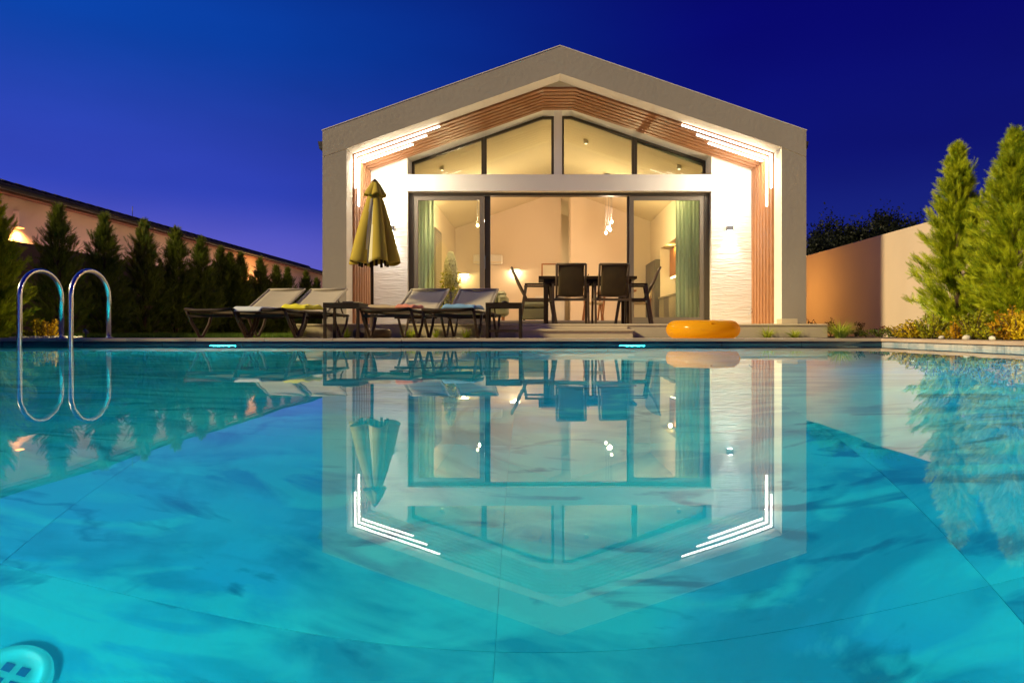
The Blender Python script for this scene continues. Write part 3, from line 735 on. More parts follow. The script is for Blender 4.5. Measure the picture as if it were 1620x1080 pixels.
def conifer_mesh(h, rad, nb, per, fs, low=.04, seed=1):
    global rng
    rng = np.random.default_rng(seed)
    B = []; Dn = []; S = []
    for i in range(nb):
        t_ = (i+.5)/nb; t_ = t_**.85
        z0 = h*(low+(.97-low)*t_)
        L = rad*(min((1-t_)**1.05*1.22, (1-t_)**.8*1.0)+.015)*rng.uniform(.5, 1.25)*(1 if t_ > .18 else .62+2.1*t_)
        az = i*2.399963+rng.normal()*.25; el = R(28+30*t_)+rng.normal()*.12
        dr = np.array([math.cos(az)*math.cos(el), math.sin(az)*math.cos(el), math.sin(el)])
        L3 = L/math.cos(el)
        n_ = max(3, int(per*(.35+L/rad)))
        ss = rng.uniform(.12, 1.0, n_)**.8
        p = np.array([0, 0, z0-.35*L])+dr*(ss*L3)[:, None]+rng.normal(size=(n_, 3))*.024*(L/rad+.2)*(1.5-ss)[:, None]
        p[:, 2] -= .0
        dd = dr[None]+rng.normal(size=(n_, 3))*.34+np.array([0, 0, .30])
        B.append(p); Dn.append(dd); S.append(fs*rng.uniform(.6, 1.35, n_)*(1.1-.3*ss)*(1 if t_ < .85 else .85))
    nl = 26
    zz = np.linspace(h*.88, h*.99, nl); B.append(np.stack([rng.normal(size=nl)*.012, rng.normal(size=nl)*.012, zz], 1))
    Dn.append(np.stack([rng.normal(size=nl)*.35, rng.normal(size=nl)*.35, np.full(nl, 1.)], 1)); S.append(np.full(nl, fs*.6))
    B = np.concatenate(B); B[:, 2] = np.maximum(B[:, 2], .03)
    V, F = fronds(B, np.concatenate(Dn), np.concatenate(S), FT_V, FT_F)
    V[:, 2] = np.maximum(V[:, 2], .01)
    return npmesh('crown', V, F)
def conifer(x, y, h, me, m, label, group, mh, rz=0):
    t = thing('conifer', label, 'conifer', (x, y, GZ), rz, group)
    s_ = h/mh
    o = obj('crown', me, m, t); o.scale = (s_*random.uniform(.95, 1.08),)*2+(s_,)
    b = MB(); b.tube([(0, 0, -.05), (.01, 0, h*.5), (0, 0, h*.93)], .04, 7, rs=[.045, .03, .006]); b.build('trunk', M['bark'], t)
    return t
cr = [conifer_mesh(2.5, .60, 230, 52, .15, .02, 11), conifer_mesh(2.5, .64, 240, 52, .15, .02, 12)]
conifer(5.28, 8.60, 2.46, cr[0], M['conifer'], 'tall yellow-green conifer nearest the house on the right side, its whole crown in view', 'golden conifers along the right wall', 2.5)
conifer(5.32, 7.62, 2.36, cr[1], M['conifer'], 'tall yellow-green conifer at the right picture edge', 'golden conifers along the right wall', 2.5, 1.1)
conifer(5.40, 6.5, 2.45, cr[0], M['conifer'], 'yellow-green conifer just beyond the right picture edge', 'golden conifers along the right wall', 2.5, 2.4)
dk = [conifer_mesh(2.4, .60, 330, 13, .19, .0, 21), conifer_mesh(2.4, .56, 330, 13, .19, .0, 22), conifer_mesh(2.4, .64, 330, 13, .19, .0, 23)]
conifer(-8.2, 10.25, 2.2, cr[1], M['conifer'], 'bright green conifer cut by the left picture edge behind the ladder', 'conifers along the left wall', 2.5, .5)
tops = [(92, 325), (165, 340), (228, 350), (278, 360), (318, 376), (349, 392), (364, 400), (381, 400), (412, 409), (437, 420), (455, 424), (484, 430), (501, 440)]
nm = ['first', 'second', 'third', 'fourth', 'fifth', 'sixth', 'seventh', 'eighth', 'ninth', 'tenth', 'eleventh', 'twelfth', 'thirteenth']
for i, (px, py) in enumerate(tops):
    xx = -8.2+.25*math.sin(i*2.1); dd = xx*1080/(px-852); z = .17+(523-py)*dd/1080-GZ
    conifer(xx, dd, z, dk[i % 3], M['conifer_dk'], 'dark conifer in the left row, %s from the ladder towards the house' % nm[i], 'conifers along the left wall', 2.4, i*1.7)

# far trees behind the right wall
def blob_tree(x, y, h, rad, seed, label):
    g = np.random.default_rng(seed); n_ = 15000
    t = thing('dark_tree', label, 'tree', (x, y, GZ), 0, 'dark trees beyond the right wall')
    cl = g.normal(size=(26, 3)); cl /= np.linalg.norm(cl, axis=1)[:, None]; cl *= g.uniform(.45, 1, 26)[:, None]
    cl = cl*np.array([rad, rad, h*.30])+np.array([0, 0, h*.62])
    k = g.integers(0, 26, n_); p = cl[k]+g.normal(size=(n_, 3))*np.array([rad*.2, rad*.2, h*.07])
    dr = g.normal(size=(n_, 3))+np.array([0, 0, .4])
    V, F = fronds(p, dr, g.uniform(.10, .2, n_), LF_V, LF_F)
    obj('crown', npmesh('crown', V, F), M['tree_dk'], t)
    b = MB(); b.tube([(0, 0, -.1), (.1, 0, h*.3), (0, .1, h*.6)], .2, 8, rs=[.24, .17, .06])
    for a in range(5):
        an = a*1.3; b.tube([(.08, 0, h*(.28+.05*a)), (math.cos(an)*rad*.5, math.sin(an)*rad*.5, h*(.5+.06*a))], .06, 6, rs=[.08, .03])
    b.build('trunk', M['bark'], t)
bt = [(1284, 366, 'dark round tree beyond the right wall, nearest the house'), (1312, 346, 'dark tree beyond the right wall, second from the house'), (1352, 338, 'tallest dark tree beyond the right wall'), (1398, 337, 'dark tree beyond the wall just right of the tallest one'), (1438, 345, 'dark tree beyond the wall showing beside the golden conifer'), (1478, 345, 'dark tree beyond the wall mostly behind the golden conifer')]
for i, (px, py, lb) in enumerate(bt):
    d_ = 34+(i % 2)*3; blob_tree((px-852)*d_/1080, d_, (.17+(523-py)*d_/1080)/1.0-GZ, 1.25, 40+i, lb)

def leafy_shrub(x, y, h, rad, stems, m, label, cat='shrub', lf=.035, group=None, seed=0, z=GZ, name='leafy_shrub', dens=60):
    g = np.random.default_rng(seed+100)
    t = thing(name, label, cat, (x, y, z), 0, group)
    B = []; Dn = []; S = []; b = MB()
    for s_ in range(stems):
        az = s_*2.4+g.normal()*.3; r0 = rad*.2*g.uniform(); r1 = rad*g.uniform(.25, 1); hh = h*g.uniform(.6, 1)*(1-.35*r1/rad)
        p0 = np.array([r0*math.cos(az), r0*math.sin(az), 0]); p1 = np.array([r1*math.cos(az), r1*math.sin(az), hh])
        b.tube([tuple(p0), tuple((p0+p1)/2+np.array([0, 0, hh*.05])), tuple(p1)], .004, 4, caps=False)
        n_ = max(10, int(dens*hh/.35)); tt = g.uniform(.08, 1, n_)
        wid = .055*(1.15-tt)+.012
        an = g.uniform(0, 6.283, n_)
        off = np.stack([np.cos(an)*wid*g.uniform(.2, 1, n_), np.sin(an)*wid*g.uniform(.2, 1, n_), np.zeros(n_)], 1)
        B.append(p0+(p1-p0)*tt[:, None]+off*.7); Dn.append(np.stack([np.cos(an), np.sin(an), g.uniform(.2, 1.3, n_)], 1)); S.append(lf*g.uniform(.6, 1.2, n_))
    V, F = fronds(np.concatenate(B), np.concatenate(Dn), np.concatenate(S), LF_V, LF_F)
    obj('foliage', npmesh('foliage', V, F), m, t); b.build('stem', M['bark'], t)
    return t
# yellow shrubs along the right bed, seen left to right
sr = [(1432, 514, 'shrub_y', .20, 'low bright yellow shrub at the left end of the right bed'), (1452, 506, 'shrub_y', .22, 'rounded yellow shrub behind the low one at the end of the right bed'),
      (1474, 498, 'shrub_g', .22, 'greenish yellow shrub below the left side of the golden conifer'), (1496, 520, 'shrub_y', .10, 'tiny yellow shrub beside the first white stone'),
      (1514, 507, 'shrub_o', .09, 'narrow orange-yellow spire shrub between two white stones'), (1540, 487, 'shrub_g', .16, 'tall green-yellow shrub behind the middle white stone'),
      (1565, 508, 'shrub_g', .20, 'soft green-yellow shrub behind the grass tuft of the right bed'), (1597, 486, 'shrub_o', .18, 'tall golden orange shrub near the right picture edge'), (1617, 486, 'shrub_y', .15, 'yellow shrub cut by the right picture edge')]
for i, (px, py, m_, rd, lb) in enumerate(sr):
    d_ = 8.35-i*.19; x_ = (px-852)*d_/1080; hh = .17+(523-py)*d_/1080-GZ
    if x_ < 4.75: d_ = 4.78*1080/(px-852); x_ = 4.78; hh = .17+(523-py)*d_/1080-GZ
    leafy_shrub(x_, d_, hh*1.2, rd*1.15, 16 if rd > .12 else 7, M[m_], lb, group='yellow shrubs in the right bed', seed=i, lf=.040, dens=75)
sl2 = [(8, 505, 'shrub_o', .16, 'orange-yellow shrub cut by the left picture edge'), (42, 520, 'shrub_g', .08, 'small pale shrub between the legs of the left handrail'), (62, 502, 'shrub_y', .12, 'green-yellow shrub inside the left handrail arch'), (80, 499, 'shrub_o', .17, 'bright golden shrub inside the left handrail arch, beside its right leg')]
for i, (px, py, m_, rd, lb) in enumerate(sl2):
    d_ = 10.5; leafy_shrub((px-852)*d_/1080, d_, (.17+(523-py)*d_/1080-GZ)*1.1, rd*1.2, 9, M[m_], lb, group='yellow shrubs behind the pool ladder', seed=30+i, lf=.04)
# dark red stems along the right wall
for i, (px, py) in enumerate([(1281, 497), (1292, 506), (1314, 495), (1332, 505), (1361, 497), (1391, 512)]):
    d_ = (5.72)*1080/(px-852); nmx = ['nearest the house', 'second from the house', 'third from the house, tall and thin', 'low and bushy in the middle', 'tall and thin beside the big grass tuft', 'furthest from the house'][i]
    leafy_shrub(5.72, d_, .17+(523-py)*d_/1080-GZ, .10, 4, M['red_leaf'], 'dark red-leaved plant along the right wall, '+nmx, 'plant', lf=.05, group='dark red plants along the right wall', seed=60+i, name='red_plant', dens=26)
for i in range(5):
    leafy_shrub(5.6, 9.6+i*.55, .16, .25, 9, M['conifer_dk'], 'low dark ground plant along the right wall, %s from the golden conifer' % nm[i], 'plant', lf=.05, group='low dark plants along the right wall', seed=70+i, name='ground_plant')

def tuft(x, y, z, h, rad, n_, label, seed, group='grass tufts in front of the deck', m='grass_b', wd=.008):
    g = np.random.default_rng(seed); V = []; F = []
    for i in range(n_):
        az = g.uniform(0, 6.283); rr = rad*.2*g.uniform(); L = 1.25*h*g.uniform(.5, 1.2); out_ = rad*g.uniform(.3, 1.5)
        sx, sy = math.cos(az), math.sin(az); px_, py_ = -sy, sx; k = len(V)
        for j in range(4):
            u = j/3; r_ = rr+out_*u**1.6; zz = L*(1.25*u-.5*u*u*(out_/rad)); ww = wd*(1-u*.95)
            V += [(sx*r_+px_*ww, sy*r_+py_*ww, zz), (sx*r_-px_*ww, sy*r_-py_*ww, zz)]
        for j in range(3): F.append((k+2*j, k+2*j+1, k+2*j+3, k+2*j+2))
    return obj('grass_tuft', npmesh('grass_tuft', np.array(V), np.array(F)), M[m], loc=(x, y, z), label=label, cat='grass tuft', group=group)
for i, (px, w_, py, lb) in enumerate([(650, 24, 521, 'under the coral towel lounger'), (690, 14, 523, 'small, left of the blue towel'), (738, 22, 522, 'under the blue towel lounger'), (757, 10, 525, 'tiny one beside the right side table'), (640, 12, 524, 'right of the parasol base'), (472, 24, 520, 'behind the yellow towel lounger'), (548, 20, 522, 'under the left side table'), (1214, 30, 521, 'nearest to the orange ring'), (1256, 26, 523, 'further right of the orange ring')]):
    d_ = 10.38; tuft((px-852)*d_/1080, d_, GZ, .17+(523-py)*d_/1080-GZ+.01, w_*d_/1080*.9, 70, 'yellow-green grass tuft in front of the deck, '+lb, 80+i)
tuft(4.42, 10.0, GZ, .20, .33, 260, 'large bright green grass clump off the right end of the deck', 95)
tuft(5.05, 7.7, GZ, .24, .2, 90, 'green grass tuft between the yellow shrubs of the right bed', 96, 'grass tufts in the right bed')
# garden spike lights, added to brighten the beds and conifers
def spike(x, y, aim, e, label, sp_=95):
    t = thing('added_spike_light', label, 'added garden light', (x, y, GZ), math.atan2(-(aim[0]-x), aim[1]-y), 'added garden spike lights in the beds')
    b = MB(); b.tube([(0, 0, -.03), (0, 0, .07)], .008, 6); b.build('spike', M['grey_metal'], t)
    b = MB(); b.tube([(0, -.04, .075), (0, .03, .11)], .03, 12, rs=[.022, .032]); b.build('housing', M['grey_metal'], t)
    b = MB(); b.tube([(0, .031, .1105), (0, .034, .112)], .026, 12); b.build('lens', M['amber'], t)
    p = Vector((x, y, GZ+.12)); q = (Vector(aim)-p).normalized()
    lamp('SPOT', tuple(p+q*.07), e, (1, .86, .40), .03, aim=aim, spot=sp_, blend=.8)
spike(4.80, 6.0, (5.3, 8.0, .7), 22, 'added garden spike light in the right bed near the picture edge', 110)
spike(4.95, 9.15, (5.2, 8.2, .8), 14, 'added garden spike light in the right bed towards the house', 110)
spike(-6.85, 10.33, (-8.0, 10.7, .3), 9, 'added garden spike light beside the left shrubs', 110)
# white stones
for i, (px, lb) in enumerate([(1492, 'white rounded stone at the right bed edge, left of three'), (1532, 'white rounded stone at the right bed edge, largest of three'), (1573, 'white rounded stone at the right bed edge, right of three')]):
    d_ = 4.70*1080/(px-852); b = MB(); bmesh.ops.create_icosphere(b.bm, subdivisions=2, radius=.05)
    for v in b.bm.verts: v.co = Vector((v.co.x*1.1, v.co.y, v.co.z*.75))*(1+.10*math.sin(v.co.x*60+i)+.08*math.cos(v.co.y*50))
    for f in b.bm.faces: f.smooth = True
    b.build('white_stone', M['pebble'], loc=(4.68, d_, GZ+.03), label=lb, cat='stone', group='white stones along the right bed').scale = ([.6, .85, .65][i],)*3
V = []; b = MB()
for k in range(170):
    c = Vector((random.uniform(-8.0, -7.15), random.uniform(10.28, 10.75), GZ+.012)); r_ = random.uniform(.012, .03)
    g_ = bmesh.ops.create_icosphere(b.bm, subdivisions=1, radius=r_, matrix=Matrix.Translation(c) @ Matrix.Diagonal((1.3, 1, .7, 1)))
b.build('pebbles', M['pebble'], label='bed of small white pebbles under the left shrubs', cat='pebbles', kind='stuff')
# beds (bare soil strips)
MB().box(4.63, L1, 2, 11.2, GZ+.001, GZ+.006).box(-3.7, 4.44, 10.31, 10.46, GZ+.001, GZ+.006).box(-8.1, -7.0, 10.31, 10.8, GZ+.001, GZ+.005).build('soil_bed', M['soil'], kind='structure')
# lawn blades
n_ = 42000
gx_ = rng.uniform(-9.3, -3.75, n_); gy_ = 10.32+rng.uniform(0, 1, n_)**1.5*9; keep = ~((gx_ > -8.1) & (gx_ < -6.9) & (gy_ < 10.85)); gx_, gy_ = gx_[keep], gy_[keep]; n_ = len(gx_)
hh = rng.uniform(.035, .085, n_); az = rng.uniform(0, 6.28, n_); lean = rng.uniform(0, .035, n_)
A = np.stack([gx_-.0035*np.cos(az), gy_-.0035*np.sin(az), np.full(n_, GZ)], 1); Bv = np.stack([gx_+.0035*np.cos(az), gy_+.0035*np.sin(az), np.full(n_, GZ)], 1)
Cv = np.stack([gx_+lean*np.sin(az), gy_+lean*np.cos(az), GZ+hh], 1)
V = np.stack([A, Bv, Cv], 1).reshape(-1, 3)
obj('grass', npmesh('grass', V, np.arange(3*n_).reshape(-1, 3)), M['grass'], label='short green lawn grass left of the house', cat='grass', kind='stuff')

# ------------------------------------------------------------------ boundary walls and neighbour
MB().box(6.05, 6.25, -2, 33, GZ-.1, 1.86, bev=.006).build('boundary_wall', M['wall_r'], label='plain rendered boundary wall on the right side of the garden', cat='wall')
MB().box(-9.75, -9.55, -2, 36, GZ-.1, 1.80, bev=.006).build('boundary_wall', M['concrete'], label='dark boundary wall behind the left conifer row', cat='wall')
Nn = thing('neighbour_house', 'long low neighbouring house with pink-lit wall and dark tiled roof on the left', 'house')
MB().box(-16, -10.4, 4, 38, GZ-.1, 2.92).build('wall', M['neigh'], Nn)
xe, ze = -9.95, 2.83
n_ = 9
for k in range(n_):
    f0, f1 = k/n_, (k+1)/n_
    x0_, x1_ = xe-3.0*f0, xe-3.0*f1-.02; z0_, z1_ = ze+.86*f0, ze+.86*f1
    MB().prism([(x0_, z0_+.05), (x1_, z1_+.03), (x1_, z1_-.04), (x0_, z0_)], 3.4, 38.6).build('roof_course', M['roof'], Nn)
MB().prism([(xe-3.0, ze+.84), (xe-3.02, ze+.9), (-16.6, 2.9), (-16.6, 2.8)], 3.4, 38.6).build('roof_slope', M['roof'], Nn)
rc = MB().tube([(0, 0, 0), (0, .46, 0)], .09, 8, rs=[.10, .085]).mesh('ridge_tile'); rc.materials.append(M['roof'])
for k in range(78): obj('ridge_tile', rc, None, Nn, loc=(xe-3.0, 3.4+k*.45, ze+.90))
MB().box(xe+.005, xe+.03, 3.4, 38.6, ze-.09, ze+.03).build('eaves_board', M['fascia_board'], Nn)
MB().box(-10.4, xe, 3.4, 38.6, ze-.02, ze-.001).build('soffit', M['fascia_board'], Nn)
b = MB(); b.tube([(xe+.09, 3.4, ze-.0), (xe+.09, 38.6, ze-.0)], .06, 8); b.build('gutter', M['roof'], Nn)
MB().tube([(0, 0, 0), (0, 0, .35)], .01, 5).build('roof_aerial', M['grey_metal'], Nn, loc=(xe-2.9, 21.6, ze+.92))
def amber_lamp(x, y, z, nx, label, e, z_len=.2, spot=None):
    t = thing('outdoor_wall_light', label, 'wall light', (x, y, z), 0, 'amber outdoor wall lights')
    sx = 1 if nx > 0 else -1
    MB().box(min(0, sx*.12), max(0, sx*.12), -.09, .09, 0, z_len, bev=.004).build('housing', M['neigh'], t)
    MB().box(min(sx*.02, sx*.10), max(sx*.02, sx*.10), -.07, .07, -.012, -.001).build('lens', M['amber'], t)
    if spot: lamp('SPOT', (x+sx*.14, y, z-.03), e, (1, .45, .10), .05, aim=(x+sx*.10, y, z-1), spot=spot, blend=.8)
    else: lamp('POINT', (x+sx*.25, y, z-.12), e, (1, .50, .12), .08)
amber_lamp(-10.4, 13.6, 2.22, 1, 'downward amber light on the neighbour wall above the left conifers', 60, .32, 150)
amber_lamp(-10.4, 24.6, 1.75, 1, 'amber glow light on the neighbour wall further back in the conifer row', 80, .2)
amber_lamp(XO1, 15.0, 1.15, 1, 'amber wall light on the right side of the pool house facing the boundary wall', 34, .2)
# unseen path lights added to put a pinkish glow on the neighbour wall

for k, yy in enumerate((11.8, 15.4, 19.0, 22.6, 28.0, 33.0)):
    t = thing('added_path_light', 'added warm path light, hidden in the alley behind the left boundary wall, %s from the camera' % nm[k], 'path light', (-9.9, yy, GZ), 0, 'added path lights behind the left boundary wall')
    b = MB(); b.tube([(0, 0, 0), (0, 0, .45)], .02, 8); b.build('post', M['grey_metal'], t)
    b = MB(); b.tube([(0, 0, .45), (0, 0, .53)], .045, 10); b.build('lens', M['amber'], t)
    lamp('POINT', (-9.9, yy, .66), 42, (1, .66, .46), .05)

# ------------------------------------------------------------------ pool ladder
t = thing('pool_ladder', 'stainless steel pool ladder with two arched handrails at the left', 'pool ladder', (-5.58, 0, 0))
for x in (-.29, .29):
    y0, y1 = 7.72, 8.40; r_ = (y1-y0)/2; zt = .57
    pts = [(x, y0, -1.05), (x, y0, -.2), (x, y0, zt)] + [(x, (y0+y1)/2-r_*math.cos(a), zt+r_*.9*math.sin(a)) for a in np.linspace(0, math.pi, 15)[1:-1]] + [(x, y1, zt), (x, y1, COP)]
    b = MB(); b.tube(pts, .027, 16); hr = b.build('handrail', M['steel'], t)
    b = MB(); b.lathe([(.05, 0), (.05, .008), (.03, .014)], 18, (x, y1, COP+.001)); b.build('flange', M['steel'], hr)
for z in (-.25, -.5, -.75): MB().box(-.27, .27, 7.69, 7.76, z-.015, z+.015, bev=.004).build('tread', M['steel'], t)
tag(MB().box(-6.2, -6.05, 9.1, 9.25, COP-.011, COP-.004).build('skimmer_lid', M['white']), 'small pale lid set in the paving behind the ladder', 'lid')

# ------------------------------------------------------------------ loungers
def make_lounger():
    t = thing('sun_lounger', 'x', 'sun lounger', (0, 0, COP), 0, 'sun loungers along the far pool edge')
    W, sh = .31, .36
    for sx in (-1, 1):
        b = MB(); b.tube([(sx*W, 0, sh+.012), (sx*W, .12, sh-.005), (sx*W, .7, sh-.012), (sx*W, 1.25, sh-.005), (sx*W, 1.88, sh-.03)], .022, 8); b.build('side_rail', M['brown'], t)
    b = MB(); b.tube([(-W, 0, sh+.012), (-W*.5, -.02, sh-.002), (W*.5, -.02, sh-.002), (W, 0, sh+.012)], .022, 8); b.build('foot_rail', M['brown'], t)
    b = MB(); b.bar((-W, .04, sh-.07), (W, .04, sh-.07), .02, .035); b.bar((-W, 1.2, sh-.07), (W, 1.2, sh-.07), .02, .03); b.bar((-W, 1.86, sh-.03), (W, 1.86, sh-.03), .03, .03); b.build('crossbar', M['brown'], t)
    for y in (.05, 1.35):
        for sx in (-1, 1):
            P = [(0, sh-.01), (.10, sh*.55), (.19, .10), (.24, .03), (.31, .03), (.36, .10), (.43, sh*.5), (.50, sh-.02)]
            b = MB(); b.tube([(sx*(W+.012), y+p, z) for p, z in P], .019, 8); b.build('leg', M['bronze'], t)
    def seat(u, v): return ((u-.5)*2*(W-.015), .03+v*1.16, sh+.018-.030*math.sin(math.pi*u)-.012*math.sin(math.pi*v))
    b = MB(); b.grid(seat, 12, 16); o = b.build('seat', M['sling'], t); md = o.modifiers.new('s', 'SOLIDIFY'); md.thickness = .006
    a = R(27); L = .76; hy, hz = 1.21, sh+.005
    bk = obj('backrest', MB().grid(lambda u, v: ((u-.5)*2*(W-.03), hy+v*L*math.cos(a), hz+v*L*math.sin(a)-.02*math.sin(math.pi*u)+.02*v), 10, 10).mesh('sling'), M['sling'], t)
    md = bk.modifiers.new('s', 'SOLIDIFY'); md.thickness = .006
    for sx in (-1, 1):
        b = MB(); b.tube([(sx*(W-.02), hy, hz), (sx*(W-.02), hy+L*math.cos(a), hz+L*math.sin(a)+.02)], .016, 8); b.build('back_rail', M['sling'], bk)
        b = MB(); b.bar((sx*(W-.04), hy+L*.6*math.cos(a), hz+L*.6*math.sin(a)), (sx*(W-.04), hy+.62, hz-.06), .014, .02); b.build('prop', M['brown'], bk)
    b = MB(); b.tube([(-(W-.02), hy+L*math.cos(a), hz+L*math.sin(a)+.02), (W-.02, hy+L*math.cos(a), hz+L*math.sin(a)+.02)], .016, 8); b.build('back_rail', M['sling'], bk)
    return t
Lg = make_lounger()
def fx(px, d=8.42): return (px-852)*d/1080
lbl = ['leftmost sun lounger, dark and in shade at its foot end', 'sun lounger with white and yellow towels, left of the left side table', 'sun lounger with coral and tan towels, just right of the left side table', 'sun lounger with a blue towel, left of the right side table']
LX = [fx(327), fx(408), fx(608), fx(707)]
RZ = [R(-9), R(-9), R(-8), R(-7)]
for i in range(4):
    if i == 0: Lg.location = (LX[0], 8.45, COP-.012); Lg.rotation_euler = (0, 0, RZ[0]); Lg['label'] = lbl[0]
    else: dup(Lg, (LX[i], 8.45, COP-.012), RZ[i], lbl[i])
def towel(i, u0, u1, v0, v1, m, label, fold=.03, over=0, name='towel', rz=0):
    """towel lying on lounger i, local coordinates"""
    c, s_ = math.cos(RZ[i]), math.sin(RZ[i]); sh = .36+.022
    def f(u, v):
        x = u0+(u1-u0)*u; y = v0+(v1-v0)*v
        z = sh+fold*(.8+.2*math.sin(u*9+v*4)*math.cos(v*7+u*3))*min(1, 14*min(u, 1-u)+.2)*min(1, 14*min(v, 1-v)+.2)
        if over and y < .0: z = sh+.012-min(over, (-y))*1.0; y = -.045
        return (LX[i]+x*c-y*s_, 8.45+x*s_+y*c, COP-.012+z)
    b = MB(); b.grid(f, 22, 22); o = b.build(name, m, label=label, cat='towel', group='towels on the sun loungers')
    md = o.modifiers.new('s', 'SOLIDIFY'); md.thickness = .012; md.offset = 1
towel(1, -.335, .05, -.07, .75, M['towel_w'], 'white towel draped over the foot corner of a sun lounger', .018, .05)
towel(1, -.02, .33, .55, 1.05, M['towel_y'], 'bright yellow folded towel on the second lounger from the left', .075)
towel(2, .12, .345, .05, .5, M['towel_c'], 'coral towel hanging at the corner of the third lounger', .05)
towel(2, -.30, .10, .15, .8, M['towel_t'], 'tan crumpled towel on the third lounger', .05)
towel(3, -.12, .30, .2, .8, M['towel_b'], 'blue crumpled towel on the lounger beside the right side table', .06)

# ------------------------------------------------------------------ side tables
def side_table(x, y, label):
    t = thing('side_table', label, 'side table', (x, y, COP-.012), R(0), 'square brown side tables between the loungers')
    w_, h_ = .225, .455
    MB().box(-w_, w_, -w_, w_, h_-.012, h_, bev=.003).build('tabletop', M['brown'], t)
    b = MB()
    for s_ in (-1, 1): b.box(-w_+.001, w_-.001, s_*(w_-.016)-.015, s_*(w_-.016)+.015, h_-.062, h_-.013); b.box(s_*(w_-.016)-.015, s_*(w_-.016)+.015, -w_+.04, w_-.04, h_-.061, h_-.0135)
    b.build('apron', M['brown'], t)
    for sx in (-1, 1):
        for sy in (-1, 1): MB().box(sx*(w_-.02)-.018, sx*(w_-.02)+.018, sy*(w_-.02)-.018, sy*(w_-.02)+.018, 0, h_-.063, bev=.003).build('leg', M['brown'], t)
    return t
t1 = side_table((541-852)*8.5/1080, 8.68, 'square brown side table left of the parasol with a book on it')
t2 = side_table((797-852)*8.5/1080, 8.68, 'square brown side table at the right end of the lounger row')
for sy in (-1,): MB().box(-.185, .185, -.22, -.19, .09, .12).build('stretcher', M['brown'], t2)
t = thing('book', 'dark book lying on the left side table', 'book', ((550-852)*8.6/1080, 8.7, COP-.012+.456))
MB().box(-.07, .06, -.09, .09, 0, .022, bev=.002).build('cover', M['book'], t)
MB().box(.061, .15, -.08, .08, 0, .014, bev=.002).build('pad', M['paper'], t)
MB().tube([(0, 0, .012), (.05, .02, .02), (.07, .05, .012)], .012, 8).build('sunglasses', M['book'], label='small dark item lying on the right side table', cat='sunglasses', loc=((793-852)*8.6/1080, 8.7, COP-.012+.457))

# ------------------------------------------------------------------ parasol
UX, UY = (589-852)*9.75/1080, 9.75
t = thing('parasol', 'closed yellow canvas parasol on a dark pole between the loungers', 'parasol', (UX, UY, COP-.012))
b = MB(); b.tube([(0, 0, .0), (-.005, 0, 1.2), (.035, 0, 2.22)], .022, 10); b.build('pole', M['brown'], t)
b = MB(); b.lathe([(.25, 0), (.27, .03), (.27, .10), (.24, .13), (.08, .14), (.04, .15), (.035, .35)], 28); b.build('base', M['bronze'], t)
def canopy(u, v, r0, r1, z0, z1, pl, ph, amp, rag):
    a = u*2*math.pi; rr = r0+(r1-r0)*v**.85
    f = abs(math.sin(a*pl/2+ph+.25*math.sin(3*v+a)))
    rr *= 1-amp*(1-f**.7)*(.35+.65*v)
    z = z0+(z1-z0)*v + rag*v*math.sin(a*pl+1)*.5
    cx = .035*(z-.0)/2.2
    return (cx+rr*math.cos(a), rr*math.sin(a)*.85, z)
cn = obj('canopy', MB().grid(lambda u, v: canopy(u, v, .06, .38, 2.12, 1.07, 5, .9, .50, .05), 128, 22, closed=True).mesh('canopy'), M['umb'], t)
cn.data.materials.append(M['umb_seam'])
for f in cn.data.polygons:
    a_ = math.degrees(math.atan2(f.center.y, f.center.x-.02))
    if -105 < a_ < -80 and f.center.z < 1.95: f.material_index = 1
cn.modifiers.new('s', 'SOLIDIFY').thickness = .004
vt = obj('vent', MB().grid(lambda u, v: canopy(u, v, .035, .165, 2.235, 2.03, 5, .9, .25, .03), 128, 6, closed=True).mesh('vent'), M['umb'], t)
vt.modifiers.new('s', 'SOLIDIFY').thickness = .004
obj('hem', MB().grid(lambda u, v: canopy(u, .965+v*.035, .063, .384, 2.12, 1.07, 5, .9, .50, .05), 128, 2, closed=True).mesh('hem'), M['umb_seam'], t)
b = MB(); b.lathe([(.035, 0), (.05, .012), (.03, .03), (.012, .05)], 14, (.035, 0, 2.22)); b.build('finial', M['bronze'], t)
for k in range(8):
    a = (k+.5)*math.pi/4; MB().tube([(.02+.20*math.cos(a), .17*math.sin(a), 1.02), (.02+.19*math.cos(a), .16*math.sin(a), 1.2)], .02, 6).build('rib', M['brown'], t)

# ------------------------------------------------------------------ ring float
t = thing('ring_float', 'translucent orange inflatable ring lying on the paving by the pool edge', 'pool float', ((1115-852)*8.75/1080, 8.86, COP-.008))
m = mat('orange_vinyl', (1, .58, .02), .15, spec=.3, noise=(6, .3, (.95, .42, .01))); b_ = m.node_tree.nodes['Principled BSDF']
tr = m.node_tree.nodes.new('ShaderNodeBsdfTranslucent'); tr.inputs[0].default_value = (1, .66, .03, 1)
ms = m.node_tree.nodes.new('ShaderNodeMixShader'); ms.inputs[0].default_value = .6; mo = m.node_tree.nodes['Material Output']
m.node_tree.links.new(b_.outputs[0], ms.inputs[1]); m.node_tree.links.new(tr.outputs[0], ms.inputs[2]); m.node_tree.links.new(ms.outputs[0], mo.inputs[0])
M['vinyl'] = m
def tor(u, v):
    a = u*2*math.pi; c = v*2*math.pi; k = 1-.05*abs(math.sin(a*9))**8*(1 if math.cos(c) < 0 else 0)
    return ((.345+.125*math.cos(c)*k)*math.cos(a), (.345+.125*math.cos(c)*k)*math.sin(a), .118+.118*math.sin(c)*k)
b = MB(); b.grid(tor, 96, 28, closed=True); b.build('tube', m, t)
b = MB(); b.tube([(0, -.44, .19), (.0, -.455, .21)], .012, 8); b.build('valve', m, t)

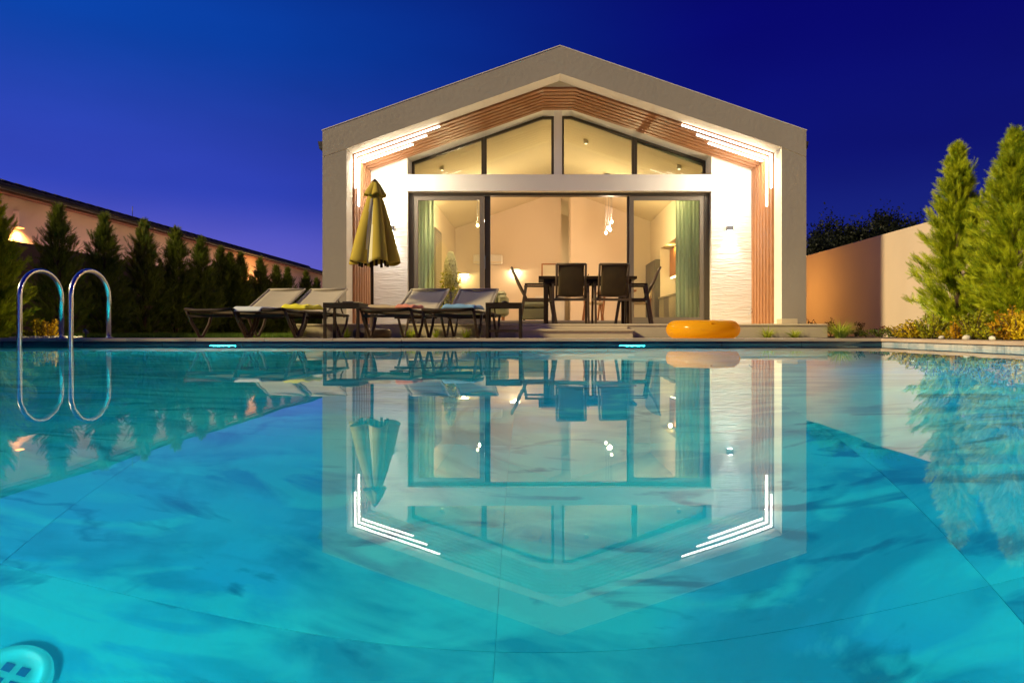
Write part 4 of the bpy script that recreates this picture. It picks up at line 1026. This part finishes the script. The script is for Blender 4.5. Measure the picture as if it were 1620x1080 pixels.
# ------------------------------------------------------------------ outdoor dining
t = thing('outdoor_table', 'dark brown rectangular outdoor dining table on the deck', 'table', (.80, 11.25, DZ))
MB().box(-.80, .76, -.45, .45, .715, .76, bev=.004).build('tabletop', M['brown'], t)
b = MB(); b.box(-.72, .68, -.38, -.35, .655, .714); b.box(-.72, .68, .35, .38, .655, .714); b.build('apron', M['brown'], t)
for x in (-.68, .64):
    for y in (-.33, .33): MB().box(x-.035, x+.035, y-.035, y+.035, 0, .714, bev=.004).build('leg', M['brown'], t)
def make_chair():
    t = thing('outdoor_armchair', 'x', 'chair', (0, 0, DZ), 0, 'brown outdoor armchairs round the dining table')
    for sx in (-1, 1):
        x = sx*.275
        b = MB(); b.bar((x, .20, .635), (x, .30, 0), .035, .045); b.build('leg', M['bronze'], t)
        b = MB(); b.bar((x, -.19, .635), (x, -.29, 0), .035, .045); b.build('leg', M['bronze'], t)
        b = MB(); b.bar((x, -.215, .65), (x, .225, .65), .045, .028); b.build('armrest', M['brown'], t)
        b = MB(); b.bar((x, -.24, .40), (x, .25, .40), .022, .035); b.build('seat_rail', M['bronze'], t)
    b = MB(); b.bar((-.275, .23, .40), (.275, .23, .40), .03, .03); b.bar((-.275, -.22, .385), (.275, -.22, .385), .03, .04); b.build('crossbar', M['bronze'], t)
    o = obj('seat', MB().grid(lambda u, v: ((u-.5)*.48, -.20+v*.44, .425-.018*math.sin(math.pi*u)), 8, 8).mesh('seat'), M['dark_sling'], t); o.modifiers.new('s', 'SOLIDIFY').thickness = .008
    def bk(u, v): return ((u-.5)*.40, -.20-.22*v-.02*math.sin(math.pi*v)-.012*math.sin(math.pi*u), .43+.49*v)
    o = obj('backrest', MB().grid(bk, 10, 12).mesh('backrest'), M['dark_sling'], t); o.modifiers.new('s', 'SOLIDIFY').thickness = .008
    for sx in (-1, 1):
        b = MB(); b.tube([(sx*.225, -.17, .39), (sx*.225, -.30, .66), (sx*.225, -.425, .925)], .018, 8); b.build('back_post', M['bronze'], o)
    b = MB(); b.tube([(-.225, -.425, .922), (.225, -.425, .922)], .018, 8); b.build('back_rail', M['bronze'], o)
    b = MB(); b.bar((-.225, -.205, .44), (.225, -.205, .44), .02, .03); b.build('back_rail', M['bronze'], o)
    return t
ch = make_chair(); ch.location = ((904-852)*10.95/1080-.02, 10.98, DZ); ch['label'] = 'brown outdoor armchair seen from behind, left one of the pair in front of the table'
dup(ch, ((967-852)*10.95/1080, 10.98, DZ), R(1), 'brown outdoor armchair seen from behind, right one of the pair in front of the table')
dup(ch, (-.02, 11.35, DZ), R(-88), 'brown outdoor armchair in profile at the left end of the table')
dup(ch, (1.58, 11.35, DZ), R(84), 'brown outdoor armchair at the right end of the table before the glass door')
t = thing('table_ornament', 'small dark ornament standing on the outdoor table between the two chairs', 'ornament', (.83, 11.3, DZ+.761))
b = MB(); b.tube([(-.03, 0, 0), (-.01, 0, .05), (.0, 0, .07)], .008, 6); b.tube([(-.03, 0, .005), (.06, 0, .012)], .012, 6); b.build('figure', M['brown'], t)

# white flowering plant inside
g = np.random.default_rng(5)
t = thing('potted_plant', 'tall potted plant with drooping white blossom behind the left glass door', 'plant', (-1.88, 14.6, FZ))
b = MB(); b.lathe([(.10, 0), (.15, .05), (.17, .30), (.15, .30), (.13, .26)], 20); b.build('pot', M['cabinet_dk'], t)
b = MB()
for k in range(9):
    a = k*.9; b.tube([(0, 0, .25), (.05*math.cos(a), .05*math.sin(a), .8), (.09*math.cos(a), .09*math.sin(a), 1.3)], .006, 4, caps=False)
b.build('stem', M['bark'], t)
n_ = 1500; az = g.uniform(0, 6.28, n_); zz = g.uniform(.28, 1.05, n_); rr = g.uniform(.0, .2, n_)
V, F = fronds(np.stack([rr*np.cos(az), rr*np.sin(az), zz], 1), np.stack([np.cos(az), np.sin(az), g.uniform(-.6, .6, n_)], 1), g.uniform(.03, .07, n_), LF_V, LF_F)
obj('foliage', npmesh('foliage', V, F), M['shrub_g'], t)
n_ = 4200; az = g.uniform(0, 6.28, n_); q = g.uniform(0, 1, n_); zz = .75+.75*q; rr = .14*np.sqrt(np.clip(1-(q-.35)**2/.45, 0, 1))*g.uniform(.4, 1, n_)
V, F = fronds(np.stack([rr*np.cos(az), rr*np.sin(az), zz], 1), np.stack([np.cos(az)*.4, np.sin(az)*.4, -np.ones(n_)], 1), g.uniform(.03, .06, n_), LF_V, LF_F)
obj('blossom', npmesh('blossom', V, F), M['plume'], t)
